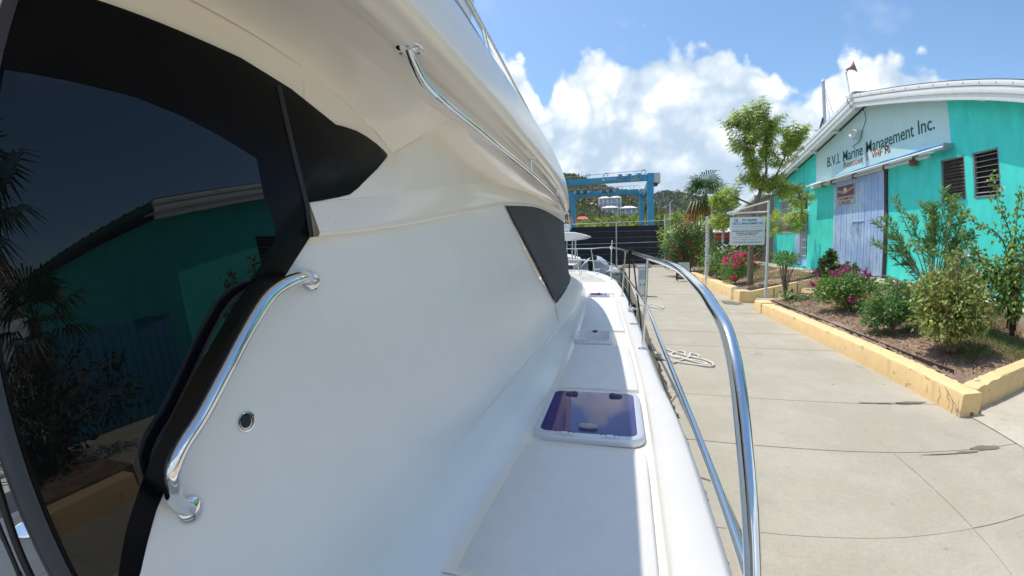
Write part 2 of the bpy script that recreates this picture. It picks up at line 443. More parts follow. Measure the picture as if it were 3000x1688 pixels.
def concrete_mat(name, c1, c2, c3, grain=1.0):
    m = bpy.data.materials.new(name); m.use_nodes = True
    nt = m.node_tree; b = nt.nodes['Principled BSDF']; N, L = nt.nodes.new, nt.links.new
    tc = N('ShaderNodeTexCoord'); geo = N('ShaderNodeNewGeometry')
    def noise(sc, det=6, ro=0.6, stretch=(1, 1, 1), rot=0.0):
        mp = N('ShaderNodeMapping'); L(geo.outputs['Position'], mp.inputs[0]); mp.inputs['Scale'].default_value = stretch; mp.inputs['Rotation'].default_value = (0, 0, rot)
        n = N('ShaderNodeTexNoise'); n.inputs['Scale'].default_value = sc; n.inputs['Detail'].default_value = det; n.inputs['Roughness'].default_value = ro
        L(mp.outputs[0], n.inputs['Vector']); return n.outputs['Fac']
    def rng_(v, a, b_, lo=0., hi=1.):
        n = N('ShaderNodeMapRange'); n.interpolation_type = 'SMOOTHSTEP'; L(v, n.inputs['Value'])
        for k, x in zip(('From Min', 'From Max', 'To Min', 'To Max'), (a, b_, lo, hi)): n.inputs[k].default_value = x
        return n.outputs[0]
    def mix(a, b_, f, mode='MIX'):
        n = N('ShaderNodeMix'); n.data_type = 'RGBA'; n.blend_type = mode
        for i, v in ((0, f), (6, a), (7, b_)):
            if hasattr(v, 'links'): L(v, n.inputs[i])
            else: n.inputs[i].default_value = v
        return n.outputs[2]
    c = mix(c1 + (1,), c2 + (1,), rng_(noise(0.9, 8, 0.65), 0.42, 0.62))
    c = mix(c, c3 + (1,), rng_(noise(1.7, 8, 0.7, (1.6, 0.5, 1), 0.5), 0.55, 0.78, 0, 0.55))
    c = mix(c, (0.38, 0.27, 0.16, 1), rng_(noise(0.55, 4, 0.5), 0.64, 0.80, 0, 0.35))          # rusty blooms
    c = mix(c, (0.13, 0.12, 0.11, 1), rng_(noise(7.0, 3, 0.5, (1, 1, 1)), 0.70, 0.76, 0, 0.55))   # small dark spots
    c = mix(c, (0.25, 0.24, 0.22, 1), rng_(noise(2.6, 7, 0.75, (0.35, 3.0, 1), 0.25), 0.64, 0.74, 0, 0.5))  # scuffs
    c = mix(c, (0.20, 0.18, 0.15, 1), rng_(noise(1.3, 3, 0.5, (1, 1, 1), 0.8), 0.66, 0.74, 0, 0.30))
    c = mix(c, (0.36, 0.365, 0.31, 1), rng_(noise(4.5, 6, 0.7), 0.48, 0.70, 0, 0.40))
    c = mix(c, (0.56, 0.47, 0.37, 1), rng_(noise(3.1, 6, 0.7, (1, 1.3, 1), 1.1), 0.52, 0.74, 0, 0.45))
    m2 = rng_(noise(26, 5, 0.75), 0.25, 0.75, 0.94, 1.06)
    h2 = N('ShaderNodeHueSaturation'); L(m2, h2.inputs['Value']); L(c, h2.inputs['Color']); c = h2.outputs[0]
    g = rng_(noise(150, 3, 0.7), 0.3, 0.7, 1 - 0.10 * grain, 1 + 0.10 * grain)
    h = N('ShaderNodeHueSaturation'); L(g, h.inputs['Value']); L(c, h.inputs['Color'])
    L(h.outputs[0], b.inputs['Base Color'])
    b.inputs['Roughness'].default_value = 0.85; b.inputs['Specular IOR Level'].default_value = 0.3
    bp = N('ShaderNodeBump'); bp.inputs['Strength'].default_value = 0.35; bp.inputs['Distance'].default_value = 0.006
    ad = N('ShaderNodeMath'); ad.operation = 'ADD'; L(noise(90, 4), ad.inputs[0]); L(noise(9, 5), ad.inputs[1]); L(ad.outputs[0], bp.inputs['Height'])
    L(bp.outputs[0], b.inputs['Normal'])
    MATS[name] = m
    return m
M_conc = concrete_mat('worn_concrete', (0.43, 0.38, 0.295), (0.475, 0.425, 0.34), (0.375, 0.33, 0.255))
M_conc2 = concrete_mat('pale_concrete', (0.54, 0.475, 0.375), (0.59, 0.53, 0.43), (0.46, 0.40, 0.32))
M_concd = concrete_mat('joint_mortar', (0.42, 0.375, 0.30), (0.46, 0.415, 0.34), (0.15, 0.13, 0.10))

# ================================================================== ground, water, quay
def sheet(name, x0, y0, x1, y1, z, m, parent=None):
    return mesh(name, [(x0, y0, z), (x1, y0, z), (x1, y1, z), (x0, y1, z)], [(0, 1, 2, 3)], m, parent)
M_land = mat('dusty_ground', (0.30, 0.26, 0.19), rough=0.95, var=0.2, vscale=0.4, color2=(0.13, 0.15, 0.07), c2scale=0.05)
tag(mesh('ground', [(0.9, -60, -0.06), (1500, -60, -0.06), (1500, 1500, -0.06), (-1500, 1500, -0.06), (-1500, 33.2, -0.06), (0.9, 33.2, -0.06)], [(0, 1, 2, 3, 4, 5)], M_land), kind='structure')
M_sea = mat('harbour_water', (0.012, 0.035, 0.04), rough=0.06, bump=0.25, bscale=4.0, spec=0.5)
tag(sheet('water', -900, -60, 0.75, 33.3, -0.62, M_sea), kind='structure')

JA = R(-5.0)                                          # the slab joints lie 5 degrees off square
QX0, QX1 = 0.70, 3.87
quay = tag(box('quay', (QX0 + 0.02, -14, -1.6), (4.6, 33.4, -0.0045), M_concd), kind='structure')
JY = [4.85 + 1.255 * k for k in range(-9, 24)]
def jy(y, x): return y + math.tan(JA) * (x - 2.3)
XS = 2.57                                             # long saw cut down the quay
for k in range(len(JY) - 1):
    for (xa, xb) in ((QX0, XS), (XS, QX1 + 0.25)):
        y0, y1 = JY[k], JY[k + 1]
        if y0 > 32.4: continue
        g = (0.005, 0.008, 0.014)[k % 3]
        gx = 0.0012
        n = 9
        bm = bmesh.new()
        low, high = [], []
        for i in range(n + 1):
            t = i / n; x = xa + (xb - xa) * t
            xx = x + (gx if i == 0 and xa == XS else 0) - (gx if i == n and xb == XS else 0)
            wob = 0.0018 * rng.normal()
            low.append((xx, jy(y0, x) + g + wob, 0)); high.append((xx, jy(y1, x) - g + 0.0018 * rng.normal(), 0))
        edge = []
        if xa == QX0:                                  # broken outer edge of the quay
            m_ = 46; ph = rng.random() * 9
            for i in range(1, m_):
                t = i / m_
                edge.append((QX0 + 0.012 * math.sin(t * 11 + ph) + 0.008 * math.sin(t * 29 + 2 * ph) + 0.006 * rng.normal(), high[0][1] + (low[0][1] - high[0][1]) * t, 0))
        poly = low + high[::-1] + edge
        vs = [bm.verts.new(p) for p in poly]; f = bm.faces.new(vs)
        r_ = bmesh.ops.extrude_face_region(bm, geom=[f])
        bmesh.ops.translate(bm, verts=[q for q in r_['geom'] if isinstance(q, bmesh.types.BMVert)], vec=(0, 0, -0.0125))
        dz, tx, ty = 0.0015 * rng.normal(), 0.0006 * rng.normal(), 0.0006 * rng.normal()
        cx, cy = (xa + xb) / 2, (y0 + y1) / 2
        for v in bm.verts: v.co.z += dz + tx * (v.co.x - cx) + ty * (v.co.y - cy)
        bm_finish(bm, 'slab', M_conc, quay)
tag(mesh('apron', [(4.10, -14, -0.012), (12, -14, -0.012), (12, 4.9, -0.012), (4.9, 4.9, -0.012), (4.02, 4.4, -0.012), (4.08, 3.5, -0.012), (4.14, 2.5, -0.012)], [(0, 1, 2, 3, 4, 5, 6)], M_conc2), kind='structure')
for o_ in [bpy.data.objects['apron']]:
    o_.location.z = 0.022
# damp patches and cracks lie in the concrete itself
M_damp = mat('damp_concrete', (0.20, 0.165, 0.125), rough=0.7, var=0.2, vscale=8)
def blotch(cx, cy, rx, ry, rot, seed, z=0.009, name='damp_stain'):
    r2 = np.random.default_rng(seed); pts = []
    for k in range(28):
        a = 2 * math.pi * k / 28; q = 1 + 0.18 * math.sin(2 * a + seed) + 0.14 * math.sin(5 * a + 2 * seed) + 0.05 * r2.normal()
        x, y = rx * q * math.cos(a), ry * q * math.sin(a)
        pts.append((cx + x * math.cos(rot) - y * math.sin(rot), cy + x * math.sin(rot) + y * math.cos(rot), z))
    return mesh(name, pts, [tuple(range(28))], M_damp, quay)
blotch(3.62, 3.48, 0.17, 0.055, JA, 3); blotch(3.35, 3.45, 0.16, 0.018, JA - 0.05, 5); blotch(3.05, 3.47, 0.2, 0.01, JA, 15)
blotch(3.55, 4.78, 0.2, 0.035, JA, 6); blotch(3.15, 4.79, 0.25, 0.014, JA, 7)
blotch(3.62, 12.9, 0.22, 0.5, 0.1, 8)

# ================================================================== planter walls
def wall_along(name, label, p0, p1, th, h, broken=False, side=1, z0=-0.02, chips=0):
    """low painted wall from p0 to p1 (outer face), thickness th to the left of the direction"""
    t = thing(name, label, 'planter wall', (p0[0], p0[1], 0))
    d = Vector((p1[0] - p0[0], p1[1] - p0[1], 0)); Ln = d.length; d.normalize(); nrm = Vector((-d.y, d.x, 0)) * side
    n = max(8, int(Ln / 0.08)); ch = 0.022
    prof0 = [(0, z0), (0, h - ch), (ch * 0.35, h - ch * 0.3), (ch, h), (th - ch, h), (th, h - ch), (th, z0)]
    rows = []
    for i in range(n + 1):
        s = Ln * i / n
        w = 0.004 * math.sin(s * 1.9 + p0[1]) + 0.0012 * rng.normal()
        row = []
        for j, (a, z) in enumerate(prof0):
            q = Vector((p0[0], p0[1], 0)) + d * s + nrm * (a + (0.001 * rng.normal() if 0 < j < 6 else 0))
            zz = z + (w * 0.6 if z > 0 else 0)
            if broken and s < 0.95 and z > 0.1:
                zz -= max(0, 0.055 - 0.06 * s + 0.010 * math.sin(s * 23) + 0.006 * rng.normal())
            row.append((q.x, q.y, zz))
        rows.append(row)
    nc = len(prof0)
    v = [p for r_ in rows for p in r_]; f = []
    for i in range(n):
        for j in range(nc - 1):
            f.append((i * nc + j, i * nc + j + 1, (i + 1) * nc + j + 1, (i + 1) * nc + j))
    f.append(tuple(range(nc))[::-1]); f.append(tuple(n * nc + j for j in range(nc)))
    o = mesh('wall', v, f, M_yellow, t)
    bm = bmesh.new(); bm.from_mesh(o.data); bmesh.ops.recalc_face_normals(bm, faces=bm.faces); bm.to_mesh(o.data); bm.free()
    sharp(o, 30)
    return t
KX = 3.87
w1 = wall_along('planter_wall', 'long low yellow planter wall along the quay in front of the leafy round bush', (KX, 4.27), (KX - 0.02, 10.94), 0.30, 0.275, side=-1)
w2 = wall_along('planter_wall', 'short yellow end block of the planter wall under the hanging signboard post', (KX - 0.035, 10.96), (KX - 0.045, 11.44), 0.34, 0.30, side=-1)
w3 = wall_along('planter_wall', 'broken yellow return wall with crumbled corner at the right edge of the planter', (4.14, 4.38), (6.9, 5.36), 0.24, 0.33, broken=True)
w4 = wall_along('planter_wall', 'yellow planter wall beyond the steps, beneath the pink flowering bush', (KX + 0.02, 13.0), (KX - 0.02, 21.6), 0.36, 0.36, side=-1)
# cracks in the corner of the long wall
M_crack = mat('crack_shadow', (0.16, 0.115, 0.075), rough=0.95)
def crack(pts, w, parent, name='crack'):
    v, f = [], []
    for i, p in enumerate(pts):
        p = Vector(p); a = w * (0.5 + rng.random()) * (0.3 if i in (0, len(pts) - 1) else 1)
        q = Vector(pts[min(i + 1, len(pts) - 1)]) - Vector(pts[max(i - 1, 0)])
        nrm = Vector((-1, 0, 0)); s = q.cross(nrm).normalized() * a
        v += [tuple(p + s), tuple(p - s)]
    for i in range(len(pts) - 1): f.append((2 * i, 2 * i + 1, 2 * i + 3, 2 * i + 2))
    return mesh(name, v, f, M_crack, parent)
xk = KX - 0.006
for pts in ([(4.72, .23), (4.70, .17), (4.66, .13), (4.69, .06), (4.67, 0)], [(4.62, .25), (4.55, .22), (4.48, .17), (4.40, .13), (4.33, .12)], [(4.55, .22), (4.53, .15), (4.47, .11)],
            [(4.42, .13), (4.41, .05), (4.43, 0)], [(4.95, .18), (4.92, .12), (4.93, .05)], [(4.33, .19), (4.31, .12), (4.32, .04)], [(5.02, .26), (4.96, .245), (4.9, .25)], [(6.9, .27), (6.9, .15), (6.91, .01)]):
    pp = []
    for (a, b_), (c_, d_) in zip(pts, pts[1:]):
        for k in range(4): pp.append((xk, a + (c_ - a) * k / 4 + 0.006 * rng.normal(), b_ + (d_ - b_) * k / 4 + 0.005 * rng.normal()))
    pp.append((xk, *pts[-1])); crack(pp, 0.0028, w1)
# rubble at the broken corner
M_rub = mat('broken_masonry', (0.20, 0.17, 0.15), rough=0.95, var=0.3, vscale=30, bump=0.6, bscale=60)
def rock(name, c, r, m, parent=None, seed=0, flat=1.0):
    r2 = np.random.default_rng(seed); bm = bmesh.new(); bmesh.ops.create_icosphere(bm, subdivisions=2, radius=r)
    for v in bm.verts:
        v.co *= 1 + 0.18 * r2.normal(); v.co.z *= flat; v.co += Vector(c)
    return bm_finish(bm, name, m, parent)
for k, (x, y, r_) in enumerate(((4.10, 4.36, .07), (4.16, 4.33, .05), (4.05, 4.30, .045), (4.2, 4.42, .06), (4.12, 4.46, .08), (4.24, 4.36, .04))):
    rock('rubble', (x, y, r_ * 0.5), r_, M_rub, w3, k, 0.8)
# black plastic edging behind the long wall
M_edge = mat('black_edging', (0.035, 0.033, 0.032), rough=0.8, var=0.3, vscale=15)
te = thing('garden_edging', 'dark strip of edging between the yellow wall and the soil', 'edging', (4.22, 5.2, 0.27))
ep = catmull([(4.30, 5.0), (4.22, 5.6), (4.19, 6.6), (4.185, 7.8), (4.19, 9.2), (4.20, 10.6), (4.22, 11.3)], 6)
loft('strip', [[(p[0], p[1], 0.20), (p[0] - 0.008, p[1], 0.325), (p[0] + 0.004, p[1], 0.325), (p[0] + 0.012, p[1], 0.2)] for i, p in enumerate(ep)], M_edge, te, smooth=False)

# ================================================================== garden soil, path by the workshop
def soil_z(x, y):
    t = np.clip((x - 4.1) / 2.9, 0, 1) * np.clip((y - 4.4 - .355 * (x - 4.1)) / 1.6, 0.05, 1)
    b = 0.275 + 0.50 * t ** 1.15
    return b + 0.03 * np.sin(x * 3.1 + y * 1.7) * np.sin(y * 2.3 - x) * (t > 0.02)
def soil(name, x0, x1, y0, y1, step, skew=0.0):
    nx, ny = int((x1 - x0) / step), int((y1 - y0) / step)
    V = []
    for j in range(ny + 1):
        for i in range(nx + 1):
            x = x0 + (x1 - x0) * i / nx; yb = y0 + skew * (x - x0); y = yb + (y1 - yb) * j / ny
            V.append((x, y, soil_z(x, y) + 0.012 * rng.normal()))
    F = [(j * (nx + 1) + i, j * (nx + 1) + i + 1, (j + 1) * (nx + 1) + i + 1, (j + 1) * (nx + 1) + i) for j in range(ny) for i in range(nx)]
    return tag(mesh(name, V, F, M_soil, None, True), kind='structure')
soil('garden_soil', 4.12, 8.0, 4.56, 11.42, 0.06, 0.35)
soil('garden_soil', 4.12, 7.05, 13.0, 24, 0.12)
tag(box('footpath', (6.95, 6.1, 0.3), (8.05, 25, 0.80), M_conc2, None, 0.015), kind='structure')
# steps up between the two beds
st = thing('garden_steps', 'grey concrete steps with yellow side wall rising between the planters', 'steps', (5, 12.2, 0))
for k in range(4):
    x = 4.35 + 0.68 * k
    box('step', (x, 11.46, -0.05), (7.0, 12.98, 0.16 * (k + 1)), M_conc, st, 0.012)
    box('riser', (x - 0.006, 11.47, -0.04), (x - 0.001, 12.97, 0.16 * (k + 1) - 0.035), M_yellow, st)
prism('side_wall', [(4.05, 12.99, -.02), (7.0, 12.99, -.02), (7.0, 12.99, .86), (6.2, 12.99, .78), (4.3, 12.99, .37), (4.05, 12.99, .34)], (0, 0.14, 0), M_yellow, st, 0.012)
for k in range(3): box('joint', (4.9 + 0.7 * k, 12.982, 0.0), (4.925 + 0.7 * k, 12.9895, 0.45 + 0.15 * k), M_crack, st)

# ================================================================== the teal workshop
WX = 8.0
Y0, Y1, RY = 5.75, 21.45, 13.42                        # side walls and ridge
ZF = 0.80
M_teal = mat('teal_render', (0.08, 0.80, 0.70), rough=0.8, var=0.09, vscale=2.2, color2=(0.06, 0.69, 0.60), c2scale=1.0, c2lo=0.45, c2hi=0.75, c2stretch=(1, 2.6, .45), bump=0.10, bscale=35)
M_pale = mat('pale_aqua_render', (0.62, 0.82, 0.80), rough=0.8, var=0.04, vscale=1.5, bump=0.08, bscale=35)
M_rake = mat('white_fascia', (0.90, 0.90, 0.88), rough=0.5, var=0.05, vscale=3, color2=(0.66, 0.64, 0.60), c2scale=4, c2lo=0.62, c2hi=0.75)
M_roof = mat('galvanised_roof', (0.62, 0.63, 0.63), rough=0.4, metal=0.2, var=0.08, vscale=2)
M_dkwood = mat('dark_louvre', (0.075, 0.055, 0.045), rough=0.6, var=0.25, vscale=10)
M_blued = mat('blue_door_paint', (0.42, 0.58, 0.87), rough=0.55, var=0.07, vscale=3, color2=(0.60, 0.73, 0.92), c2scale=0.9, c2lo=0.42, c2hi=0.6, bump=0.06, bscale=40)
M_dk = mat('dark_gap', (0.02, 0.02, 0.024), rough=0.7)
M_green = mat('dark_green_letters', (0.03, 0.12, 0.10), rough=0.6, var=0.25, vscale=12)
M_red = mat('faded_red_letters', (0.52, 0.16, 0.09), rough=0.7, var=0.2, vscale=12)
M_tarp = mat('blue_tarp', (0.03, 0.22, 0.50), rough=0.45, var=0.15, vscale=8, bump=0.3, bscale=20)

bld = thing('workshop', 'teal marine workshop with white gabled roof, blue sliding door and painted lettering', 'building', (9, 14, ZF))
def sl(y): return (0.207 if y > RY else 0.240) * abs(y - RY)
def rz(y): return 6.12 - sl(y)          # underside of the rake at the wall
# front wall with openings cut as separate panels
def wallpanel(y0, y1, z0, z1, m=M_teal, name='wall', top=False):
    if top:
        ys = [y0] + ([RY] if y0 < RY < y1 else []) + [y1]
        poly = [(WX, y0, z0), (WX, y1, z0)] + [(WX, y, rz(y) + 0.02) for y in ys[::-1]]
    else:
        poly = [(WX, y0, z0), (WX, y1, z0), (WX, y1, z1), (WX, y0, z1)]
    return prism(name, poly, (0.2, 0, 0), m, bld)
WZ0, WZ1 = 2.86, 3.86
DY0, DY1, DZ1 = 12.53, 15.66, 4.0
PY0, PY1, PZ1 = 17.78, 18.78, 3.08
wallpanel(Y0, 8.08, ZF - .1, 4.1); wallpanel(9.0, 9.29, ZF - .1, 4.1); wallpanel(10.19, DY0, ZF - .1, 4.1); wallpanel(DY1, PY0, ZF - .1, 4.1)
wallpanel(PY1, 19.25, ZF - .1, 4.1); wallpanel(20.7, Y1, ZF - .1, 4.1)
for a, b_ in ((8.08, 9.0), (9.29, 10.19)): wallpanel(a, b_, ZF - .1, WZ0); wallpanel(a, b_, WZ1, 4.1)
wallpanel(19.25, 20.7, ZF - .1, 2.28); wallpanel(19.25, 20.7, 3.82, 4.1)
wallpanel(PY0, PY1, 3.83, 4.1); wallpanel(DY0, DY1, DZ1, 4.1)
wallpanel(Y0, 9.74, 4.1, 0, top=True); wallpanel(17.08, Y1, 4.1, 0, top=True)
wallpanel(9.74, 17.08, 4.1, 0, M_pale, 'sign_panel', top=True)
box('side_wall', (8.2, Y0, ZF - .1), (20, Y0 + 0.2, 4.35), M_teal, bld)
box('side_wall', (8.2, Y1 - 0.2, ZF - .1), (20, Y1, 4.35), M_teal, bld)
box('inner_wall', (8.7, Y0 + .3, ZF - .1), (8.75, Y1 - .3, 4.2), M_dk, bld)
# roof sheets with ribs, fascia in two steps
RX = 7.58
for s_, ye in ((0, Y0 - 0.55), (1, Y1 + 0.55)):
    n = 160; prof = []
    for i in range(n + 1):                              # ribs run down the slope, so the profile steps along X
        x = RX - 0.03 + 12.5 * i / n; ph = i % 8
        prof.append((x, 0.032 if ph in (0, 1) else 0.0))
    rows = [[(x, y, 6.485 - sl(y) + dz) for x, dz in prof] for y in (RY, ye)]
    loft('roof', rows, M_roof, bld, smooth=False)
    rows = [[(x, y, 6.45 - sl(y) + dz) for x, dz in prof] for y in (RY, ye)]
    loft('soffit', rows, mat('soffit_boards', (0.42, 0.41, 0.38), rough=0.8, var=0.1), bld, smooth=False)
    # rake boards
    def rb(x0, x1, za, zb, nm='fascia'):
        prism(nm, [(x0, RY, 6.12 + za), (x0, ye, 6.12 + za - sl(ye)), (x0, ye, 6.12 + zb - sl(ye)), (x0, RY, 6.12 + zb)], (x1 - x0, 0, 0), M_rake, bld, 0.006)
    rb(RX, RX + 0.03, -0.05, 0.115); rb(RX - 0.03, RX - 0.001, 0.10, 0.25); rb(RX - 0.045, RX + 0.06, 0.26, 0.375, 'barge_flashing')
    rb(RX + 0.031, WX - 0.01, 0.10, 0.125, 'rake_soffit')
    for k in range(14):
        y = RY + (ye - RY) * (k + 0.7) / 14.5
        lathe('screw', [(0.018, 0), (0.018, 0.008), (0.006, 0.014)], frame_M((RX - 0.045, y, 6.12 + 0.32 - sl(y)), (-1, 0, 0)), M_grey, bld, 8)
    for k in range(4):
        y = RY + (ye - RY) * (0.22 + 0.2 * k)
        zz = 6.12 - sl(y)
        box('purlin', (RX + 0.035, y - 0.04, zz - 0.02), (WX, y + 0.04, zz + 0.09), M_rake, bld, 0.004)
# ridge cap
prism('ridge_cap', [(RX - 0.07, RY - 0.16, 6.545), (RX - 0.07, RY, 6.58), (RX - 0.07, RY + 0.16, 6.545), (RX - 0.07, RY + 0.16, 6.53), (RX - 0.07, RY, 6.565), (RX - 0.07, RY - 0.16, 6.53)], (12.4, 0, 0), M_rake, bld)
# lower lean-to roof beyond the far eave
prism('lean_to_roof', [(7.05, 21.5, 4.22), (7.05, 29.0, 3.0), (7.05, 29.0, 3.06), (7.05, 21.5, 4.28)], (9, 0, 0), M_roof, bld)
prism('lean_to_fascia', [(7.0, 21.4, 4.05), (7.0, 29.0, 2.82), (7.0, 29.0, 3.08), (7.0, 21.4, 4.31)], (0.045, 0, 0), M_rake, bld, 0.005)
box('lean_to_wall', (9.3, 22.0, 0), (9.5, 28.6, 3.3), mat('pink_brown_render', (0.42, 0.25, 0.20), rough=0.85, var=0.1), bld)
for yy in (24.3, 28.4): box('lean_to_post', (7.25, yy, 0), (7.37, yy + .12, 3.1), M_rake, bld, 0.008)

# lettering
YD, ZU = (0, -1, 0), (0, 0, 1)
tx = WX - 0.006
def letters(s, y, z, h, wd, m, bold=0.0, nm='lettering', xo=tx, ex=0.004, zdir=None, par=None):
    return text_obj(nm, s, (xo, y, z), YD, ZU, h, m, par or bld, width=wd, extrude=ex, bold=bold)
letters('B.V.I.', 16.18, 4.67, 0.37, 0.92, M_green, 0.004)
letters('Marine', 15.05, 4.67, 0.37, 1.22, M_green, 0.003)
letters('Management', 13.62, 4.67, 0.37, 2.40, M_green, 0.003)
letters('Inc.', 11.02, 4.67, 0.37, 0.70, M_green, 0.004)
letters('Rescuer', 15.02, 4.44, 0.20, 1.22, M_red, 0.004)
letters('1', 13.62, 4.44, 0.22, 0.06, M_red, 0.012)
letters('VHF', 13.34, 4.455, 0.215, 0.58, M_red, 0.010)
letters('16', 12.62, 4.46, 0.22, 0.27, M_red, 0.012)
# worn white touch-up patch over the lettering
mesh('touch_up', [(tx - 0.006, 13.735 + 0.075 * math.cos(a) * (1 + .15 * math.sin(3 * a)), 4.80 + 0.20 * math.sin(a)) for a in np.linspace(0, 2 * math.pi, 20, endpoint=False)], [tuple(range(20))], M_pale, bld)
mesh('touch_up', [(tx - 0.006, 14.93 + 0.05 * math.cos(a), 4.74 + 0.04 * math.sin(a) * (1 + .3 * math.cos(4 * a))) for a in np.linspace(0, 2 * math.pi, 14, endpoint=False)], [tuple(range(14))], M_pale, bld)

# big sliding door of narrow ribbed boards
box('door_backing', (8.02, DY0, ZF), (8.06, DY1, DZ1), M_blued, bld)
n = 17; wd = (DY1 - DY0 - 0.08) / n
for k in range(n):
    y = DY0 + 0.08 + wd * k
    box('plank', (7.965 + 0.006 * (k % 2), y + 0.008, ZF + 0.03), (8.018, y + wd - 0.008, DZ1 - 0.02), M_blued, bld, 0.012)
box('door_post', (7.93, DY0 - 0.03, ZF), (8.06, DY0 + 0.075, DZ1 + 0.05), mat('dark_post', (0.06, 0.05, 0.055), rough=0.7, var=0.2), bld, 0.006)
box('door_track', (7.86, 10.55, 3.99), (7.995, 17.25, 4.085), M_rake, bld, 0.008)
for y in (16.3, 15.62, 14.2, 12.5, 11.1): box('track_bracket', (7.84, y - 0.03, 3.95), (7.998, y + 0.03, 4.14), mat('rusty_iron', (0.20, 0.12, 0.08), rough=0.85, var=0.3, vscale=20), bld, 0.006)
box('trolley', (7.78, 11.0, 3.86), (7.9, 11.2, 4.02), mat('rusty_iron', (0.2, .12, .08)), bld, 0.01)
# hasp and handles
box('hasp', (7.945, 13.68, 2.52), (7.968, 14.40, 2.57), M_blued, bld, 0.004)
tube('handle', [(7.955, 14.28, 2.50), (7.91, 14.36, 2.40), (7.89, 14.36, 2.22), (7.92, 14.25, 2.03)], 0.014, M_steel, bld, 8, 5)
tube('handle', [(7.955, 14.03, 2.50), (7.91, 14.05, 2.38), (7.89, 13.98, 2.22), (7.92, 13.88, 2.03)], 0.014, M_steel, bld, 8, 5)
tube('handle', [(7.955, 13.84, 2.52), (7.91, 13.90, 2.40), (7.90, 13.98, 2.25)], 0.012, M_steel, bld, 8, 5)
# poster on the door: maroon field over grey with lettering
ps = box('door_sign', (7.945, 14.26, 3.16), (7.960, 15.38, 3.83), mat('sign_board', (0.62, 0.60, 0.58), rough=0.5), bld, 0.002)
M_mar = mat('maroon_print', (0.23, 0.085, 0.09), rough=0.5)
mesh('sign_print', [(7.9435, 15.36, 3.44), (7.9435, 14.28, 3.44), (7.9435, 14.28, 3.81), (7.9435, 15.36, 3.81)], [(0, 1, 2, 3)], M_mar, ps)
M_lbrown = mat('tan_print', (0.50, 0.40, 0.38), rough=0.5)
mesh('sign_print', [(7.942, 15.36, 3.62), (7.942, 14.85, 3.52), (7.942, 14.28, 3.68), (7.942, 14.28, 3.74), (7.942, 14.82, 3.60), (7.942, 15.36, 3.70)], [(0, 1, 2, 3, 4, 5)], M_lbrown, ps)
mesh('sign_print', [(7.941, 14.83 + 0.13 * c, 3.66 + 0.10 * s) for c, s in ((1, 0), (0, 1), (-1, 0), (0, -1))], [(0, 1, 2, 3)], M_white, ps)
text_obj('sign_lettering', 'YANMAR', (7.943, 15.33, 3.315), YD, ZU, 0.10, M_mar, ps, width=1.0, extrude=0.002, bold=0.01, shear=0.15)
text_obj('sign_lettering', 'DIESEL', (7.943, 15.24, 3.185), YD, ZU, 0.10, M_mar, ps, width=0.80, extrude=0.002, bold=0.01, shear=0.15)

# louvred windows
def louvre(y0, y1, z0, z1, closed):
    w = box('window', (8.12, y0, z0), (8.14, y1, z1), M_dk, bld)
    for lo, hi in (((8.0, y0 + .001, z0), (8.10, y0 + 0.03, z1)), ((8.0, y1 - 0.045, z0), (8.10, y1 - .001, z1)), ((8.0, y0 + .046, z1 - 0.04), (8.10, y1 - .046, z1 - .001)), ((7.985, y0 + .046, z0 + .001), (8.10, y1 - .046, z0 + 0.045))):
        box('frame', lo, hi, mat('grey_frame', (0.20, 0.26, 0.27), rough=0.6, var=.1), w, 0.004)
    n = 11 if closed else 8
    for k in range(n):
        z = z0 + 0.07 + (z1 - z0 - 0.13) * (k + 0.5) / n
        a = R(62 if closed else 14) ; hw = 0.052
        dx, dz = hw * math.cos(a), hw * math.sin(a)
        mm = M_dkwood if closed else mat('weathered_louvre', (0.40, 0.36, 0.33), rough=0.6, var=.15, vscale=8)
        jit = 0.008 * rng.normal()
        prism('slat', [(8.055 - dx, y0 + .05, z - dz + jit), (8.055 + dx, y0 + .05, z + dz), (8.055 + dx, y0 + .05, z + dz + 0.008), (8.055 - dx, y0 + .05, z - dz + 0.008 + jit)], (0, y1 - y0 - 0.1, 0), mm, w)
louvre(8.09, 8.99, WZ0, WZ1, False); louvre(9.30, 10.18, WZ0, WZ1, True)
# far window with a metal grille, and the small door with a grille panel
def grille(y0, y1, z0, z1, nv, nh, x=7.985):
    w = box('window', (8.12, y0, z0), (8.14, y1, z1), M_dk, bld)
    for k in range(nv + 1):
        y = y0 + (y1 - y0) * k / nv; box('bar', (x, y - .009, z0), (x + .018, y + .009, z1), M_white, w)
    for k in range(nh + 1):
        z = z0 + (z1 - z0) * k / nh; box('bar', (x - .003, y0, z - .012), (x + .021, y1, z + .012), M_white, w)
    return w
grille(19.26, 20.69, 2.29, 3.81, 14, 4)
pdoor = box('door', (8.03, PY0 + 0.01, ZF + 0.06), (8.08, PY1 - .01, 3.06), M_blued, bld)
box('door_leaf', (7.93, 18.32, ZF + 0.10), (8.025, 18.77, 3.04), M_blued, pdoor, 0.006)
box('grille_panel', (8.005, PY0 + .05, 1.3), (8.028, 18.27, 3.0), M_dk, pdoor)
for k in range(5): box('grille_bar', (7.985, PY0 + 0.08 + .1 * k, 1.25), (8.002, PY0 + .1 + .1 * k, 3.02), M_white, pdoor)
for k in range(6): box('grille_bar', (7.98, PY0 + 0.03, 1.28 + .33 * k), (8.004, 18.29, 1.31 + .33 * k), M_blued, pdoor)
box('door_sill', (7.80, PY0 - .05, ZF), (8.02, PY1 + .05, ZF + 0.06), M_teal, bld, 0.008)
box('door_canopy', (7.70, PY0 - 0.06, 3.10), (8.0, 18.98, 3.18), M_rake, bld, 0.008)
grille(PY0 + .05, PY1 - .05, 3.24, 3.78, 2, 1, 8.02)
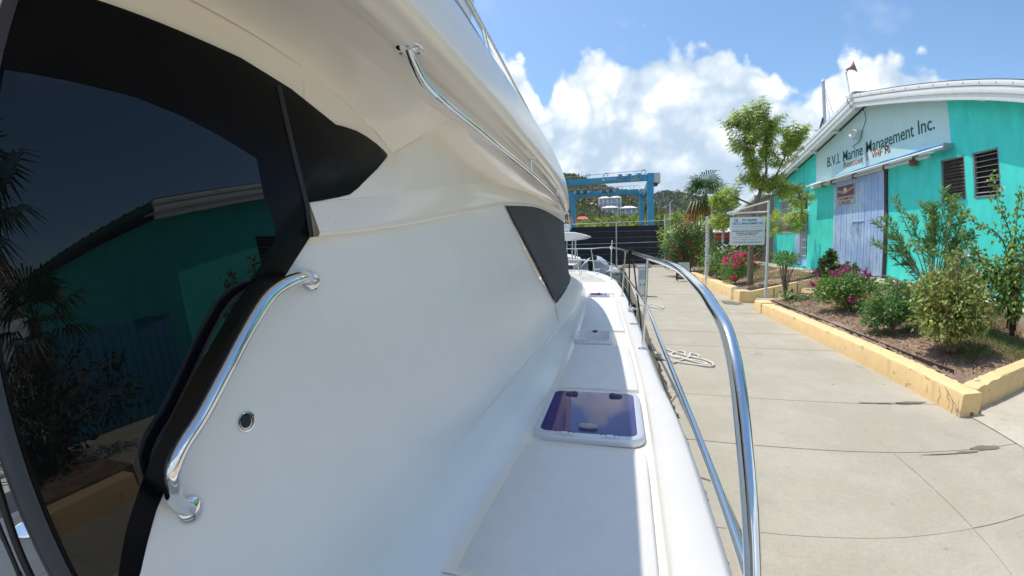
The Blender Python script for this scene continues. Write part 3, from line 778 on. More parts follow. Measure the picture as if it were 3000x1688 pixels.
# pipe down the wall
tube('conduit', [(7.97, 18.15, 4.9), (7.97, 18.15, 3.95)], 0.018, M_teal, bld, 8)
tube('conduit', [(7.97, 7.4, 0.8), (7.97, 7.4, 1.75)], 0.02, M_white, bld, 8)
tube('loose_wire', [(7.9, 13.55, 6.1), (7.95, 13.5, 5.75), (7.97, 13.75, 5.45), (7.97, 13.95, 5.15), (7.97, 14.4, 5.05)], 0.010, M_black, bld, 6, 6)
tube('loose_wire', [(RX - .05, 13.8, 6.55), (RX - .06, 13.72, 6.30), (RX + .02, 13.55, 6.08), (7.9, 13.5, 6.0)], 0.009, M_black, bld, 6, 5)

aw = thing('awning', 'rolled blue tarpaulin awning on white rails above the sliding door', 'awning', (7.8, 13.5, 4.1))
ya, yb = 9.62, 17.0
tube('front_rail', [(7.60, 17.25, 4.065), (7.60, 9.55, 4.065)], 0.028, M_rake, aw, 10)
tube('back_rail', [(7.80, 17.1, 4.15), (7.80, 9.75, 4.15)], 0.022, M_rake, aw, 8)
prism('end_panel', [(7.58, 15.9, 4.07), (7.58, 17.25, 4.06), (7.97, 17.0, 4.17), (7.97, 15.9, 4.17)], (0, 0, 0.02), M_rake, aw)
prism('sheet', [(7.60, ya, 4.10), (7.60, 15.9, 4.10), (7.97, 15.9, 4.17), (7.97, ya, 4.17)], (0, 0, 0.015), M_tarp, aw)
rows = []
for i in range(60):
    y = ya + (15.6 - ya) * i / 59; w = 0.030 * min(1, (15.7 - y) / 2.5) + 0.006
    rows.append([(7.67 + w * 1.0 * math.cos(a) * (1 + .12 * math.sin(y * 7 + a * 2)), y, 4.105 + w * (0.9 + .15 * math.sin(y * 4.3)) * (1 + math.sin(a)) * 0.8) for a in np.linspace(0, 2 * math.pi, 13)])
loft('tarp_roll', rows, M_tarp, aw)
for y in (10.2, 12.4, 14.6, 16.6): tube('arm', [(7.60, y, 4.07), (7.99, y, 4.14)], 0.014, M_rake, aw, 6)
box('end_bracket', (7.57, 9.5, 4.03), (7.80, 9.54, 4.15), M_grey, aw, 0.01)

fl = thing('floodlight', 'twin white floodlight fixed to the pale gable above the lettering', 'floodlight', (7.98, 13.9, 5.42))
lathe('mount', [(0.06, 0), (0.06, 0.03), (0.03, 0.05)], frame_M((7.995, 13.86, 5.46), (-1, 0, 0)), M_white, fl, 14)
for dy, ax in ((0.12, (-.5, .62, -.55)), (-0.10, (-.85, -.15, -.35))):
    Mx = frame_M((7.93, 13.86 + dy * .4, 5.44), ax)
    lathe('lamp', [(0.035, 0), (0.05, 0.04), (0.06, 0.10), (0.115, 0.24), (0.12, 0.29), (0.105, 0.29), (0.10, 0.25), (0.0, 0.235)], Mx, M_white, fl, 18)
hs_ = thing('horn_speaker', 'weathered horn loudspeaker on a pole at the workshop roof peak', 'loudspeaker', (7.5, 13.42, 6.5))
tube('pole', [(7.50, 13.52, 6.32), (7.50, 13.70, 7.32)], 0.028, M_rake, hs_, 10)
lathe('horn', [(0.03, -.12), (0.04, -.02), (0.05, 0.02), (0.10, 0.10), (0.19, 0.17), (0.20, 0.18), (0.18, 0.175), (0.09, 0.11), (0.0, 0.06)], frame_M((7.46, 13.36, 7.30), (.80, -.55, .22)), mat('rusty_horn', (0.36, 0.24, 0.18), rough=0.7, var=.3, vscale=18), hs_, 20)
tube('bracket', [(7.50, 13.69, 7.24), (7.48, 13.58, 7.28), (7.47, 13.48, 7.30)], 0.014, M_steel, hs_, 8)
box('junction_box', (7.44, 13.46, 6.38), (7.53, 13.58, 6.52), M_rake, hs_, 0.008)
# ================================================================== the motor yacht
boat = thing('motor_yacht', 'white motor yacht moored along the quay, seen down its starboard side deck', 'yacht', (-1.95, 5, -0.6))
CX = -1.95
def pc(P, n): return catmull(P, n)
G_out = [(.335, -3.5), (.333, -1), (.33, .95), (.328, 1.9), (.30, 2.5), (.28, 3.2), (.245, 4.85), (.183, 6.74), (.09, 8.6), (-.05, 10.3), (-.455, 12.4), (-1.1, 13.7), (CX, 14.25)]
G_in = [(.165, -3.5), (.165, -1), (.165, .95), (.178, 1.9), (.178, 2.5), (.158, 3.3), (.10, 4.95), (.02, 6.9), (-.09, 8.6), (-.25, 10.2), (-.62, 12.1), (-1.2, 13.3), (CX, 13.85)]
go, gi = pc(G_out, 8), pc(G_in, 8)
# hull
hullm = mat('white_hull', (0.78, 0.78, 0.77), rough=0.2, coat=0.4)
rows = []
for (x, y), (xi, yi) in zip(go, gi):
    k = 1 - max(0, (y - 8)) * 0.02
    rows.append([(x, y, 0.985), (x + 0.012, y, 0.96), (x + 0.012, y, 0.90), (x - 0.01, y, 0.87), (x - 0.05, y, 0.4), (x - 0.14 - 0.05 * max(0, y - 8), y, -0.2), (x - 0.32 - 0.12 * max(0, y - 8), y, -0.75)])
loft('hull', rows, hullm, boat, sharp_deg=30)
rows = [[(2 * CX - p[0], p[1], p[2]) for p in r_] for r_ in rows]
loft('hull', rows, hullm, boat, sharp_deg=30, flip=True)
prism('transom', [(.33, -3.5, -0.7), (.33, -3.5, .985), (2 * CX - .33, -3.5, .985), (2 * CX - .33, -3.5, -0.7)], (0, -.05, 0), hullm, boat)
# gunwale cap: one long moulding, a second raised piece aft of the break
def cap(i0, i1, z, nm):
    rows = []
    for (x, y), (xi, yi) in list(zip(go, gi))[i0:i1]:
        rows.append([(xi, yi, 0.95), (xi + 0.004, yi, z - 0.012), (xi + 0.016, yi, z), (x - 0.018, y, z), (x - 0.004, y, z - 0.006), (x, y, z - 0.02), (x, y, 0.95)])
    return loft(nm, rows, mat('gunwale_gelcoat', (.68, .665, .645), rough=.5, var=.02, vscale=4), boat, sharp_deg=60)
cap(0, 31, 1.012, 'gunwale'); cap(30, len(go), 1.000, 'gunwale')
tube('rub_rail', [(x + 0.02, y, 0.93) for x, y in go], 0.014, M_grey, boat, 8)
# deck base (whole boat forward of the cockpit)
rows = []
for (x, y) in gi:
    if y < 0.86: continue
    rows.append([(x + 0.01, y, 0.968), (CX, y, 0.99), (2 * CX - x, y, 0.968)])
rows = [[(.166 + .01, .86, .968), (CX, .86, .99), (2 * CX - .166, .86, .968)]] + rows
loft('deck', rows, M_gel2, boat)

# cabin side: coaming joint (C0), knuckle (C2), wall foot (C3)
C0 = [(-.47, .1), (-.46, .9), (-.435, 1.5), (-.40, 2.4), (-.40, 3.5), (-.435, 5.0), (-.54, 7.1), (-.72, 8.7), (-1.2, 9.8), (-1.95, 10.2)]
C2 = [(-.600, .1, 1.105), (-.595, .9, 1.105), (-.585, 1.5, 1.108), (-.562, 2.4, 1.11), (-.530, 3.7, 1.10), (-.510, 5.0, 1.09), (-.570, 6.9, 1.085), (-.74, 8.4, 1.08), (-1.2, 9.35, 1.08), (-1.95, 9.75, 1.08)]
C3 = [(-.605, 3.84, 1.33), (-.61, 4.5, 1.36), (-.66, 5.55, 1.42), (-.80, 6.25, 1.45), (-1.25, 7.0, 1.46), (-1.95, 7.3, 1.46)]
c0, c2, c3 = pc([(x, y, .965) for x, y in C0], 8), pc(C2, 8), pc(C3, 8)
c2f = c2[32:]
rows = []
for a, b in zip(c0, c2):
    n_ = a - b; n_[2] = 0; n_ = n_ / (np.linalg.norm(n_) + 1e-9)
    m1 = a * .60 + b * .40 - n_ * .022; m2 = a * .20 + b * .80 - n_ * .006
    a2 = a - n_ * 0.014 + np.array([0, 0, .012])
    rows.append([a, a2, m1, m2, b - n_ * -.010 + np.array([0, 0, -.003]), b + np.array([-.001, 0, .010]), b + np.array([-.004, 0, .03])])
loft('cabin_coaming', rows, M_gel, boat, sharp_deg=50)
# wall above, up to the roof seam, its front edge raked along the windscreen
def gx(z): return -.715 - .0787 * (z - 1.9)
WB = [(-.604, .1, 1.135), (-.599, .9, 1.135), (-.588, 1.6, 1.138), (-.565, 2.6, 1.138), (-.534, 3.7, 1.13)]
WM = [(-.655, .1, 1.37), (-.655, .85, 1.37), (-.645, 1.55, 1.36), (-.63, 2.55, 1.345), (-.605, 3.84, 1.33)]
WU = [(gx(1.62), .1, 1.62), (gx(1.62), .82, 1.62), (-.692, 1.4, 1.64), (-.688, 2.2, 1.68), (-.672, 3.2, 1.70)]
WT = [(gx(1.93), .1, 1.93), (gx(1.945), .755, 1.945), (-.722, 1.2, 1.99), (-.722, 1.9, 2.09), (-.72, 2.51, 2.18)]
cv = [pc(q, 8) for q in (WB, WM, WU, WT)]
rows = []
for q in zip(*cv):
    rows.append(catmull(q, 5))
loft('cabin_side', rows, M_gel, boat)
rows = []
for i, (b, c) in enumerate(zip(c2f, c3)):
    b2 = b + np.array([-.004, 0, .03])
    rows.append([b2 * (1 - t) + c * t for t in np.linspace(0, 1, 7)])
loft('trunk_side', rows, M_gel, boat)
mesh('upper_wall', [(gx(1.92), .09, 1.92), (gx(1.92), .83, 1.92), (gx(2.38), .83, 2.38), (gx(2.42), .70, 2.42), (gx(2.42), .09, 2.42)], [(0, 1, 2, 3, 4)], M_gel2, boat)
# roof flange: seam to band, then the flare up to the overhang
SE = [(gx(1.945), .765, 1.946), (-.719, 1.0, 1.968), (-.722, 1.33, 2.008), (-.722, 1.95, 2.098), (-.72, 2.6, 2.19), (-.72, 3.6, 2.268), (-.735, 4.97, 2.268), (-.80, 6.1, 2.255), (-1.2, 6.95, 2.25), (-1.95, 7.15, 2.25)]
FB = [(-.718, .765, 2.03), (-.716, .96, 2.055), (-.712, 1.33, 2.125), (-.71, 2.0, 2.245), (-.71, 2.65, 2.315), (-.71, 3.6, 2.36), (-.725, 5.0, 2.37), (-.79, 6.1, 2.37), (-1.2, 7.0, 2.37), (-1.95, 7.25, 2.37)]
se, fb = pc(SE, 6), pc(FB, 6)
rows = []
for a, b in zip(se, fb):
    o_ = np.array([.016, 0, 0])
    rows.append([a + [-.01, 0, .0], a + [.016, 0, -.006], a + [.026, 0, -.004], a + [.030, 0, .004], a * .8 + b * .2 + [.026, 0, 0], a * .3 + b * .7 + [.010, 0, 0], b])
loft('roof_flange', rows, M_gel2, boat, sharp_deg=45)
def Xo(y): return float(np.interp(y, XO_Y, XO_X))
_xo = catmull([(-3, -.41), (0, -.41), (2, -.412), (3, -.433), (4, -.49), (5, -.58), (6, -.71), (7, -.94), (7.6, -1.28), (7.9, CX)], 8)
XO_Y, XO_X = [p[0] for p in _xo], [p[1] for p in _xo]
def fbp(y): return tuple(float(np.interp(y, [p[1] for p in fb if p[0] > -1.25], [p[k] for p in fb if p[0] > -1.25])) for k in range(3))
FL = [(fbp(.77), (-.7525, .80, 2.376), 0), (fbp(.85), (-.7525, .88, 2.36), 0), (fbp(.94), (-.7525, .97, 2.339), 0), (fbp(1.05), (-.752, 1.10, 2.296), 0), (fbp(1.15), (-.752, 1.22, 2.243), 0), (fbp(1.24), (-.718, 1.27, 2.283), .2), (fbp(1.33), (-.683, 1.315, 2.322), .4),
      (fbp(1.40), (-.65, 1.365, 2.362), .55), (fbp(1.48), (-.617, 1.41, 2.403), .7), (fbp(1.60), (-.60, 1.52, 2.404), .8), (fbp(1.72), (-.585, 1.65, 2.404), .9), (fbp(2.0), (-.56, 1.95, 2.406), 1), (fbp(2.3), (-.545, 2.3, 2.408), 1), (fbp(2.65), (-.535, 2.7, 2.41), 1), (fbp(3.1), (-.535, 3.15, 2.412), 1)]
for y in (3.6, 4.3, 5.0, 5.6, 6.1, 6.6, 7.0):
    q = fb[int(np.argmin([abs(p[1] - y) + (0 if p[0] > -1.25 else 9) for p in fb]))]
    FL.append((tuple(q), (min(Xo(y) - .10, -.53), y, 2.415), 1))
rows = []
for a, b, k in FL:
    a, b = np.array(a), np.array(b); c = np.array([a[0] * .75 + b[0] * .25, (a[1] + b[1]) / 2, a[2] * .15 + b[2] * .85])
    row = []
    for t in np.linspace(0, 1, 9):
        lin = a * (1 - t) + b * t; quad = a * (1 - t) ** 2 + 2 * c * t * (1 - t) + b * t * t
        row.append(lin * (1 - k) + quad * k)
    rows.append(row)
loft('roof_flare', rows, M_gel2, boat, sharp_deg=50)
# overhang of the flybridge deck
ys = list(np.linspace(-3, 3, 25)) + list(np.linspace(3.2, 7.9, 32))
rows = []
for y in ys:
    s = Xo(y) + .41
    pr = [(-.64, 2.40), (-.60, 2.401), (-.53, 2.404), (-.512, 2.404), (-.504, 2.397), (-.468, 2.392), (-.455, 2.396), (-.445, 2.402), (-.43, 2.40), (-.414, 2.406), (-.404, 2.418), (-.401, 2.44), (-.405, 2.50), (-.413, 2.56), (-.420, 2.60), (-.432, 2.615), (-.46, 2.622), (-.75, 2.65)]
    row = [(x + s, y, z) for x, z in pr] + [(CX, y, 2.68), (2 * CX + .6 - s, y, 2.64), (2 * CX + .41 - s, y, 2.52), (2 * CX + .6 - s, y, 2.40)]
    rows.append(row)
loft('overhang', rows, M_gel2, boat, sharp_deg=75)
SI = [((-.752, -3, 2.40), (-.60, -3, 2.401)), ((-.752, .5, 2.40), (-.60, .5, 2.401)), ((-.752, .65, 2.393), (-.60, .65, 2.401)), ((-.752, .79, 2.379), (-.605, .82, 2.401)), ((-.752, .98, 2.336), (-.61, 1.05, 2.401)), ((-.752, 1.12, 2.29), (-.614, 1.24, 2.401)), ((-.753, 1.225, 2.240), (-.610, 1.42, 2.4015))]
rows = []
for a, b in SI:
    a, b = np.array(a), np.array(b)
    rows.append([a + [0, 0, -.02 if False else 0], a * .93 + b * .07 + [0, 0, .003], a * .75 + b * .25 + [0, 0, .004], a * .5 + b * .5 + [0, 0, .003], a * .2 + b * .8, b])
loft('overhang_soffit', rows, M_gel2, boat)
mesh('cockpit_ceiling', [(-.75, -3, 2.402), (-.75, .09, 2.402), (-4.4, .09, 2.402), (-4.4, -3, 2.402)], [(0, 1, 2, 3)], M_gel2, boat)  # both ceiling sheets reach past the hull, added to keep sun off the sole
mesh('cockpit_ceiling', [(-.80, .09, 2.41), (-.80, 2.0, 2.41), (-4.4, 2.0, 2.41), (-4.4, .09, 2.41)], [(0, 1, 2, 3)], M_gel2, boat)
# flybridge: tinted screen, rail, arch leg
M_purple = mat('purple_acrylic', (0.075, 0.05, 0.13), rough=0.08, coat=0.4)
prism('flybridge_screen', [(-.445, -2, 2.615), (-.445, 1.60, 2.618), (-.452, 1.45, 2.65), (-.472, 1.16, 2.703), (-.50, .4, 2.84), (-.52, -2, 2.98)], (-.008, 0, 0), M_purple, boat)
tube('flybridge_rail', [(-.51, -2, 2.97), (-.505, .4, 2.90), (-.5, 1.33, 2.808), (-.5, 1.76, 2.768), (-.5, 2.05, 2.737), (-.502, 2.46, 2.71), (-.51, 2.8, 2.69), (-.53, 3.0, 2.62)], 0.0125, M_chrome, boat, 12, 6)
for y, z in ((1.50, 2.79), (.3, 2.905), (2.85, 2.68)): tube('rail_post', [(-.50, y, z), (-.475, y + .03, 2.64)], 0.008, M_chrome, boat, 8)
box('rail_foot', (-.50, 1.51, 2.615), (-.455, 1.56, 2.66), M_chrome, boat, 0.006)
prism('arch_leg', [(-.66, 1.50, 2.6), (-.66, 1.86, 2.6), (-.655, 1.78, 2.95), (-.635, 1.81, 3.1), (-.635, 1.76, 3.28), (-.635, 1.2, 3.28), (-.66, 1.2, 2.95)], (-.35, 0, 0), M_gel2, boat, 0.02, 3)

# overhead handrail under the flybridge
def flange(name, o, ax, r, m=M_chrome, par=boat, h=.008, screws=True):
    Mx = frame_M(o, ax)
    f_ = lathe(name, [(r, 0), (r, h * .25), (r * .96, h * .5), (r * .85, h * .75), (r * .65, h * .95), (r * .4, h * 1.15), (0, h * 1.2)], Mx, m, par, 28)
    if screws:
        for k in range(3):
            a = R(40 + 120 * k)
            lathe('screw', [(r * .13, h), (r * .12, h + .0015), (0, h + .002)], Mx @ Matrix.Translation((r * .68 * math.cos(a), r * .68 * math.sin(a), 0)), M_grey, f_, 8)
    return f_
tube('overhead_rail', [(-.482, .865, 2.398), (-.480, .885, 2.372), (-.474, .935, 2.335), (-.462, 1.02, 2.316), (-.459, 1.2, 2.312), (-.459, 1.6, 2.312), (-.460, 2.1, 2.314), (-.474, 2.9, 2.316), (-.53, 3.9, 2.318), (-.62, 4.9, 2.322), (-.64, 5.05, 2.33)], 0.0125, M_chrome, boat, 14, 6)
flange('rail_flange', (-.482, .865, 2.401), (0, 0, -1), .037)
for x, y in ((-.462, 2.20), (-.50, 3.45), (-.615, 4.85)):
    tube('rail_standoff', [(x, y, 2.32), (x, y, 2.398)], 0.007, M_chrome, boat, 8)
    flange('rail_flange', (x, y, 2.402), (0, 0, -1), .026, screws=False)

# dark glazing of the saloon in the wall plane
def gp(y, z, off=0.0): return (gx(z) + off, y, z)
M_glass = mat('smoked_glass', (0.003, 0.004, 0.005), rough=0.004, spec=0.46, ior=1.5)
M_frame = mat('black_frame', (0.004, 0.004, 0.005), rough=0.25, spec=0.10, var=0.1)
M_bar = mat('grey_door_frame', (0.055, 0.06, 0.075), rough=0.4, metal=0.3)
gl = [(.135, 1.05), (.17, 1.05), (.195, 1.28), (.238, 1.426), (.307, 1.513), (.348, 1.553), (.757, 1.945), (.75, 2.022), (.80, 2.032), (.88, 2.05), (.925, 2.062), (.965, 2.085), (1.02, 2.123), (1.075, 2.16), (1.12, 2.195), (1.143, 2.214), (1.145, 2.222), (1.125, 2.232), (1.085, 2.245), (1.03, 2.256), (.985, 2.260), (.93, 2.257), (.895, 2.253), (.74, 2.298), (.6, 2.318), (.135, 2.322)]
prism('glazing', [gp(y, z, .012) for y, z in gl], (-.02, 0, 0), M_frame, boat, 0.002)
pane = [(.142, 1.06), (.15, 1.06), (.16, 1.30), (.188, 1.43), (.25, 1.515), (.31, 1.585), (.41, 1.69), (.51, 1.795), (.59, 1.875), (.640, 1.932), (.648, 1.96), (.640, 1.988), (.625, 2.03), (.618, 2.104), (.535, 2.134), (.456, 2.154), (.376, 2.166), (.142, 2.172)]
prism('window_pane', [gp(y, z, .0155) for y, z in pane], (-.004, 0, 0), M_glass, boat)
tube('window_seal', [gp(.755, 1.94, .012), gp(.752, 2.02, .012), gp(.70, 2.29, .012)], 0.006, M_black, boat, 6)
prism('door_jamb', [(gx(.42) + .016, .100, .42), (gx(2.4) + .016, .100, 2.40), (gx(2.4) + .016, .134, 2.40), (gx(.42) + .016, .134, .42)], (-.05, 0, 0), M_bar, boat, 0.004)

# grab rail beside the door
tube('grab_rail', [(gx(1.83) + .004, .742, 1.834), (-.690, .708, 1.845), (-.655, .672, 1.849), (-.637, .635, 1.849), (-.63, .590, 1.841), (-.63, .548, 1.821), (-.63, .505, 1.779), (-.63, .443, 1.707), (-.63, .390, 1.649), (-.63, .350, 1.615), (-.631, .328, 1.585), (-.637, .325, 1.556), (-.652, .330, 1.530), (-.668, .345, 1.503), (gx(1.48) + .006, .361, 1.481)], 0.0138, M_chrome, boat, 20, 6)
flange('rail_flange', (gx(1.833) + .003, .745, 1.833), (1, 0, .08), .0245, screws=False, h=.010)
flange('rail_flange', (gx(1.478) + .006, .362, 1.480), (1, 0, .1), .0245, screws=False, h=.010)
MV = frame_M((gx(1.578) - .0005, .512, 1.578), (1, 0, .1))
vb = lathe('drain_fitting', [(.0205, 0), (.0205, .002), (.0195, .0042), (.0175, .0045), (.0168, .003), (.0168, 0)], MV, M_chrome, boat, 28)
lathe('drain_core', [(.0168, .0005), (.0160, .0022), (.0125, .0018), (.0115, .003), (.0, .0034)], MV, M_black, vb, 22)
lathe('screw_hole', [(0.006, 0), (0.005, .002), (0, .001)], frame_M((-.702, .815, 1.985), (1, 0, 0)), M_grey, boat, 10)

# windscreen cover of dark canvas
CT = [(-.72, 2.51, 2.18), (-.72, 3.63, 2.262), (-.735, 4.97, 2.26), (-.79, 6.0, 2.248), (-.95, 6.6, 2.245), (-1.3, 6.9, 2.245), (CX, 7.0, 2.245)]
CB = [(-.605, 3.84, 1.33), (-.61, 4.5, 1.36), (-.66, 5.55, 1.42), (-.78, 6.2, 1.45), (-1.0, 6.75, 1.46), (-1.5, 7.2, 1.46), (CX, 7.35, 1.46)]
ct, cb = pc(CT, 10), pc(CB, 10)
M_cover = mat('charcoal_canvas', (0.055, 0.056, 0.06), rough=0.8, var=0.12, vscale=4, bump=0.35, bscale=9)
rows = []
for i, (a, b) in enumerate(zip(ct, cb)):
    row = []
    for j, t in enumerate(np.linspace(-.012, 1.0, 22)):
        p = b * (1 - t) + a * t
        w = 0.006 * math.sin(i * 0.55 + 3 * t) * math.sin(math.pi * t) + 0.012 * math.exp(-((i - 24) / 6) ** 2) * math.sin(9 * t + i * .7) * (1 - t)
        row.append(p + np.array([.012 + w, 0.0, 0]))
    rows.append(row)
loft('windscreen_cover', rows, M_cover, boat)
tube('cover_hem', [b + np.array([.014, 0, .004 * math.sin(i * 1.9)]) for i, b in enumerate(cb)], 0.010, M_cover, boat, 8)
tube('cover_bolt_rope', [p[-1] for p in rows], 0.008, M_white, boat, 6)
for i in range(6, 48, 5): lathe('snap', [(0.008, 0), (0.007, .004), (0, .005)], frame_M(cb[i] + np.array([.024, 0, .045]), (1, .1, 0)), M_chrome, boat, 8)
mesh('saloon_front', [tuple(p + np.array([-.01, 0, 0])) for p in cb[::10]] + [tuple(p + np.array([-.01, 0, 0])) for p in ct[::10]], [(i, i + 1, 8 + i - 1 + 1, 7 + i) for i in range(6)], M_gel, boat)
# trunk top in front of the windscreen
loft('trunk_top', [[tuple(c), (CX, c[1], 1.50)] for c in c3[16:]], M_gel, boat)

# raised non-skid panels between the hatches
def xj(y): return float(np.interp(y, [p[1] for p in c0], [p[0] for p in c0]))
def xg(y): return float(np.interp(y, [p[1] for p in gi], [p[0] for p in gi]))
def panel(y0, y1, inset_r=0.028, inset_l=0.035, z=1.0, corner=.02, lip=None):
    n = max(6, int((y1 - y0) / .12)); rows = []
    for i in range(n + 1):
        y = y0 + (y1 - y0) * i / n
        e = min(i, n - i)
        xl, xr = xj(y) + inset_l, xg(y) - inset_r
        zz = z - (0.010 if e == 0 else 0)
        rows.append([(xl - .006, y, .955), (xl, y, zz - .010), (xl + .010, y, zz), (xl * .66 + xr * .34, y, zz), (xl * .33 + xr * .67, y, zz), (xr - .010, y, zz), (xr, y, zz - .010), (xr + .006, y, .955)])
    first = [(p[0], p[1] - .008, .955) for p in rows[0]]; last = [(p[0], p[1] + .008, .955) for p in rows[-1]]
    rows = [first] + rows + [last]
    # pull a second row close to each end so that the edge reads as a small radius
    return loft('deck_panel', rows, M_nonskid, boat, sharp_deg=50)
panel(.87, 1.63); panel(2.40, 3.50); panel(4.12, 5.70); panel(5.72, 6.72); panel(7.30, 9.4)
# aft face of the deck and the cockpit
prism('cockpit_step', [(-.80, .862, .42), (.16, .862, .42), (.16, .862, .966), (-.80, .862, .966)], (0, .03, 0), M_gel, boat)

# deck hatches
M_alu = mat('anodised_frame', (0.62, 0.66, 0.72), rough=0.32, metal=0.35, spec=0.5)
M_lens = mat('purple_hatch_lens', (0.075, 0.05, 0.19), rough=0.03, spec=0.6, ior=1.5)
M_hand = mat('dark_handle', (0.06, 0.065, 0.075), rough=0.35)
def hatch(x0, y0, x1, y1, handles, vent, z=.972):
    r_ = .075 if handles == 2 else .055
    root = None
    bm = bmesh.new()
    prof = [(0, 0), (0, .026), (.006, .036), (.018, .040), (.036, .037), (.038, .030)]
    loops = []
    for ins, h in prof:
        loops.append([bm.verts.new((px, py, z + h)) for px, py in rrect(x0 + ins, y0 + ins, x1 - ins, y1 - ins, max(.02, r_ - ins))])
    for a, b in zip(loops, loops[1:]):
        k = len(a)
        for i in range(k): bm.faces.new((a[i], a[(i + 1) % k], b[(i + 1) % k], b[i]))
    bm.faces.new(loops[-1])
    root = bm_finish(bm, 'hatch', M_alu, boat, True, 40)
    prism('lens', [(px, py, z + .0305) for px, py in rrect(x0 + .0385, y0 + .0385, x1 - .0385, y1 - .0385, r_ - .036)], (0, 0, .006), M_lens, root)
    cx = (x0 + x1) / 2; w = x1 - x0
    for s in (-1, 1):
        hx = cx + s * w * .20
        boxes('hinge', [((hx - .042, y0 + .004, z + .036), (hx - .020, y0 + .028, z + .0425)), ((hx - .018, y0 + .002, z + .036), (hx + .018, y0 + .028, z + .0445)), ((hx + .020, y0 + .004, z + .036), (hx + .042, y0 + .028, z + .0425))], M_alu, root, .002)
        box('hinge_gap', (hx - .046, y0 + .030, z + .036), (hx + .046, y0 + .034, z + .0415), M_dk, root)
    if handles == 2:
        for s in (-1, 1):
            hx = cx + s * .135
            bm = bmesh.new()
            for dx, dy, ln, wd, h in ((-.0 * s, 0, .034, .018, .016), (-.022 * s, .002, .022, .014, .020)):
                vs = bmesh.ops.create_uvsphere(bm, u_segments=14, v_segments=8, radius=1)['verts']
                for v in vs: v.co = Vector((hx + dx + v.co.x * ln, y1 - .085 + dy + v.co.y * wd, z + .0365 + (max(v.co.z, 0) ** .6) * h))
            bm_finish(bm, 'handle', M_hand, root, True, 60)
    else:
        bm = bmesh.new(); vs = bmesh.ops.create_uvsphere(bm, u_segments=14, v_segments=8, radius=1)['verts']
        for v in vs: v.co = Vector((cx + v.co.x * .028, y1 - .075 + v.co.y * .014, z + .0365 + (max(v.co.z, 0) ** .6) * .014))
        bm_finish(bm, 'handle', M_hand, root, True, 60)
    if vent:
        prism('vent_latch', [(cx - .046, y0 + .085, z + .037), (cx - .02, y0 + .078, z + .037), (cx + .02, y0 + .078, z + .037), (cx + .046, y0 + .085, z + .037), (cx + .040, y0 + .118, z + .037), (cx - .040, y0 + .118, z + .037)], (0, 0, .016), M_grey, root, .004)
    return root
hatch(-.392, 1.705, .148, 2.315, 2, True)
hatch(-.392, 3.575, -.022, 4.055, 1, False)
hatch(-.485, 6.80, -.115, 7.22, 1, False)

# guard rail, stanchions, mid rail
top = [(.305, .60, 1.008), (.303, .66, 1.09), (.302, .75, 1.215), (.30, .83, 1.345), (.30, .90, 1.445), (.30, .97, 1.545), (.30, 1.03, 1.61), (.30, 1.12, 1.668), (.30, 1.26, 1.703), (.299, 1.47, 1.74), (.294, 2.05, 1.782), (.265, 3.37, 1.785), (.23, 5.0, 1.785), (.168, 6.83, 1.785), (.06, 8.6, 1.80), (-.10, 10.09, 1.815), (-.36, 11.5, 1.80), (-.768, 12.6, 1.765), (-1.25, 13.4, 1.76), (CX, 13.9, 1.76)]
tube('guard_rail', top, .019, M_chrome, boat, 20, 6)
midr = [(.298, .76, 1.195), (.295, 1.1, 1.22), (.285, 1.85, 1.265), (.272, 2.4, 1.31), (.25, 3.37, 1.39), (.20, 5.0, 1.395), (.14, 6.83, 1.39), (.03, 8.6, 1.40), (-.11, 10.1, 1.41), (-.36, 11.5, 1.40), (-.71, 12.58, 1.38), (-1.2, 13.35, 1.38), (CX, 13.85, 1.38)]
tube('mid_rail', midr, .0125, M_chrome, boat, 14, 6)
for (bx, by, tx_, tz_) in ((.235, 3.37, .265, 1.775), (.111, 6.83, .168, 1.775), (-.112, 10.09, -.10, 1.805), (-.656, 12.58, -.768, 1.755), (-1.25, 13.3, -1.3, 1.75)):
    tube('stanchion', [(bx, by, 1.0), (tx_, by, tz_)], .0125, M_chrome, boat, 14)
    flange('stanchion_base', (bx, by, 1.0), (0, 0, 1), .038, screws=False, h=.012)
flange('rail_flange', (.305, .60, 1.008), (0, 0, 1), .04, screws=False)
# cleats, fuel filler, bow fittings
def cleat(x, y, rot, s=1.0, z=1.0):
    bm = bmesh.new()
    Mx = Matrix.Translation((x, y, z)) @ Matrix.Rotation(rot, 4, 'Z') @ Matrix.Scale(s, 4)
    add_tube(bm, [Mx @ Vector(p) for p in catmull([(0, -.13, .050), (0, -.09, .056), (0, -.03, .052), (0, .03, .052), (0, .09, .056), (0, .13, .050)], 4)], [.009 * s] + [.013 * s] * 19 + [.009 * s], 10)
    for yy in (-.035, .035): add_tube(bm, [Mx @ Vector((0, yy, 0)), Mx @ Vector((0, yy, .05))], .012 * s, 10)
    add_box(bm, (-.022, -.06, 0), (.022, .06, .008), Mx)
    return bm_finish(bm, 'cleat', M_chrome, boat, True, 50)
cleat(.205, 5.30, .03); cleat(-.55, 11.9, .5); cleat(-1.0, 12.8, .9, 1.1)
lathe('fuel_filler', [(.05, 0), (.05, .004), (.042, .006), (.04, .003), (0, .004)], frame_M((.205, 4.42, 1.0), (0, 0, 1)), M_chrome, boat, 24)
box('anchor_locker_lid', (-2.3, 11.4, .985), (-1.4, 12.4, 1.01), M_nonskid, boat, .01)
tube('sunpad_rail', [(-.95, 10.4, 1.0), (-.95, 10.4, 1.22), (-.95, 11.0, 1.22), (-.95, 11.0, 1.0)], .012, M_chrome, boat, 10)

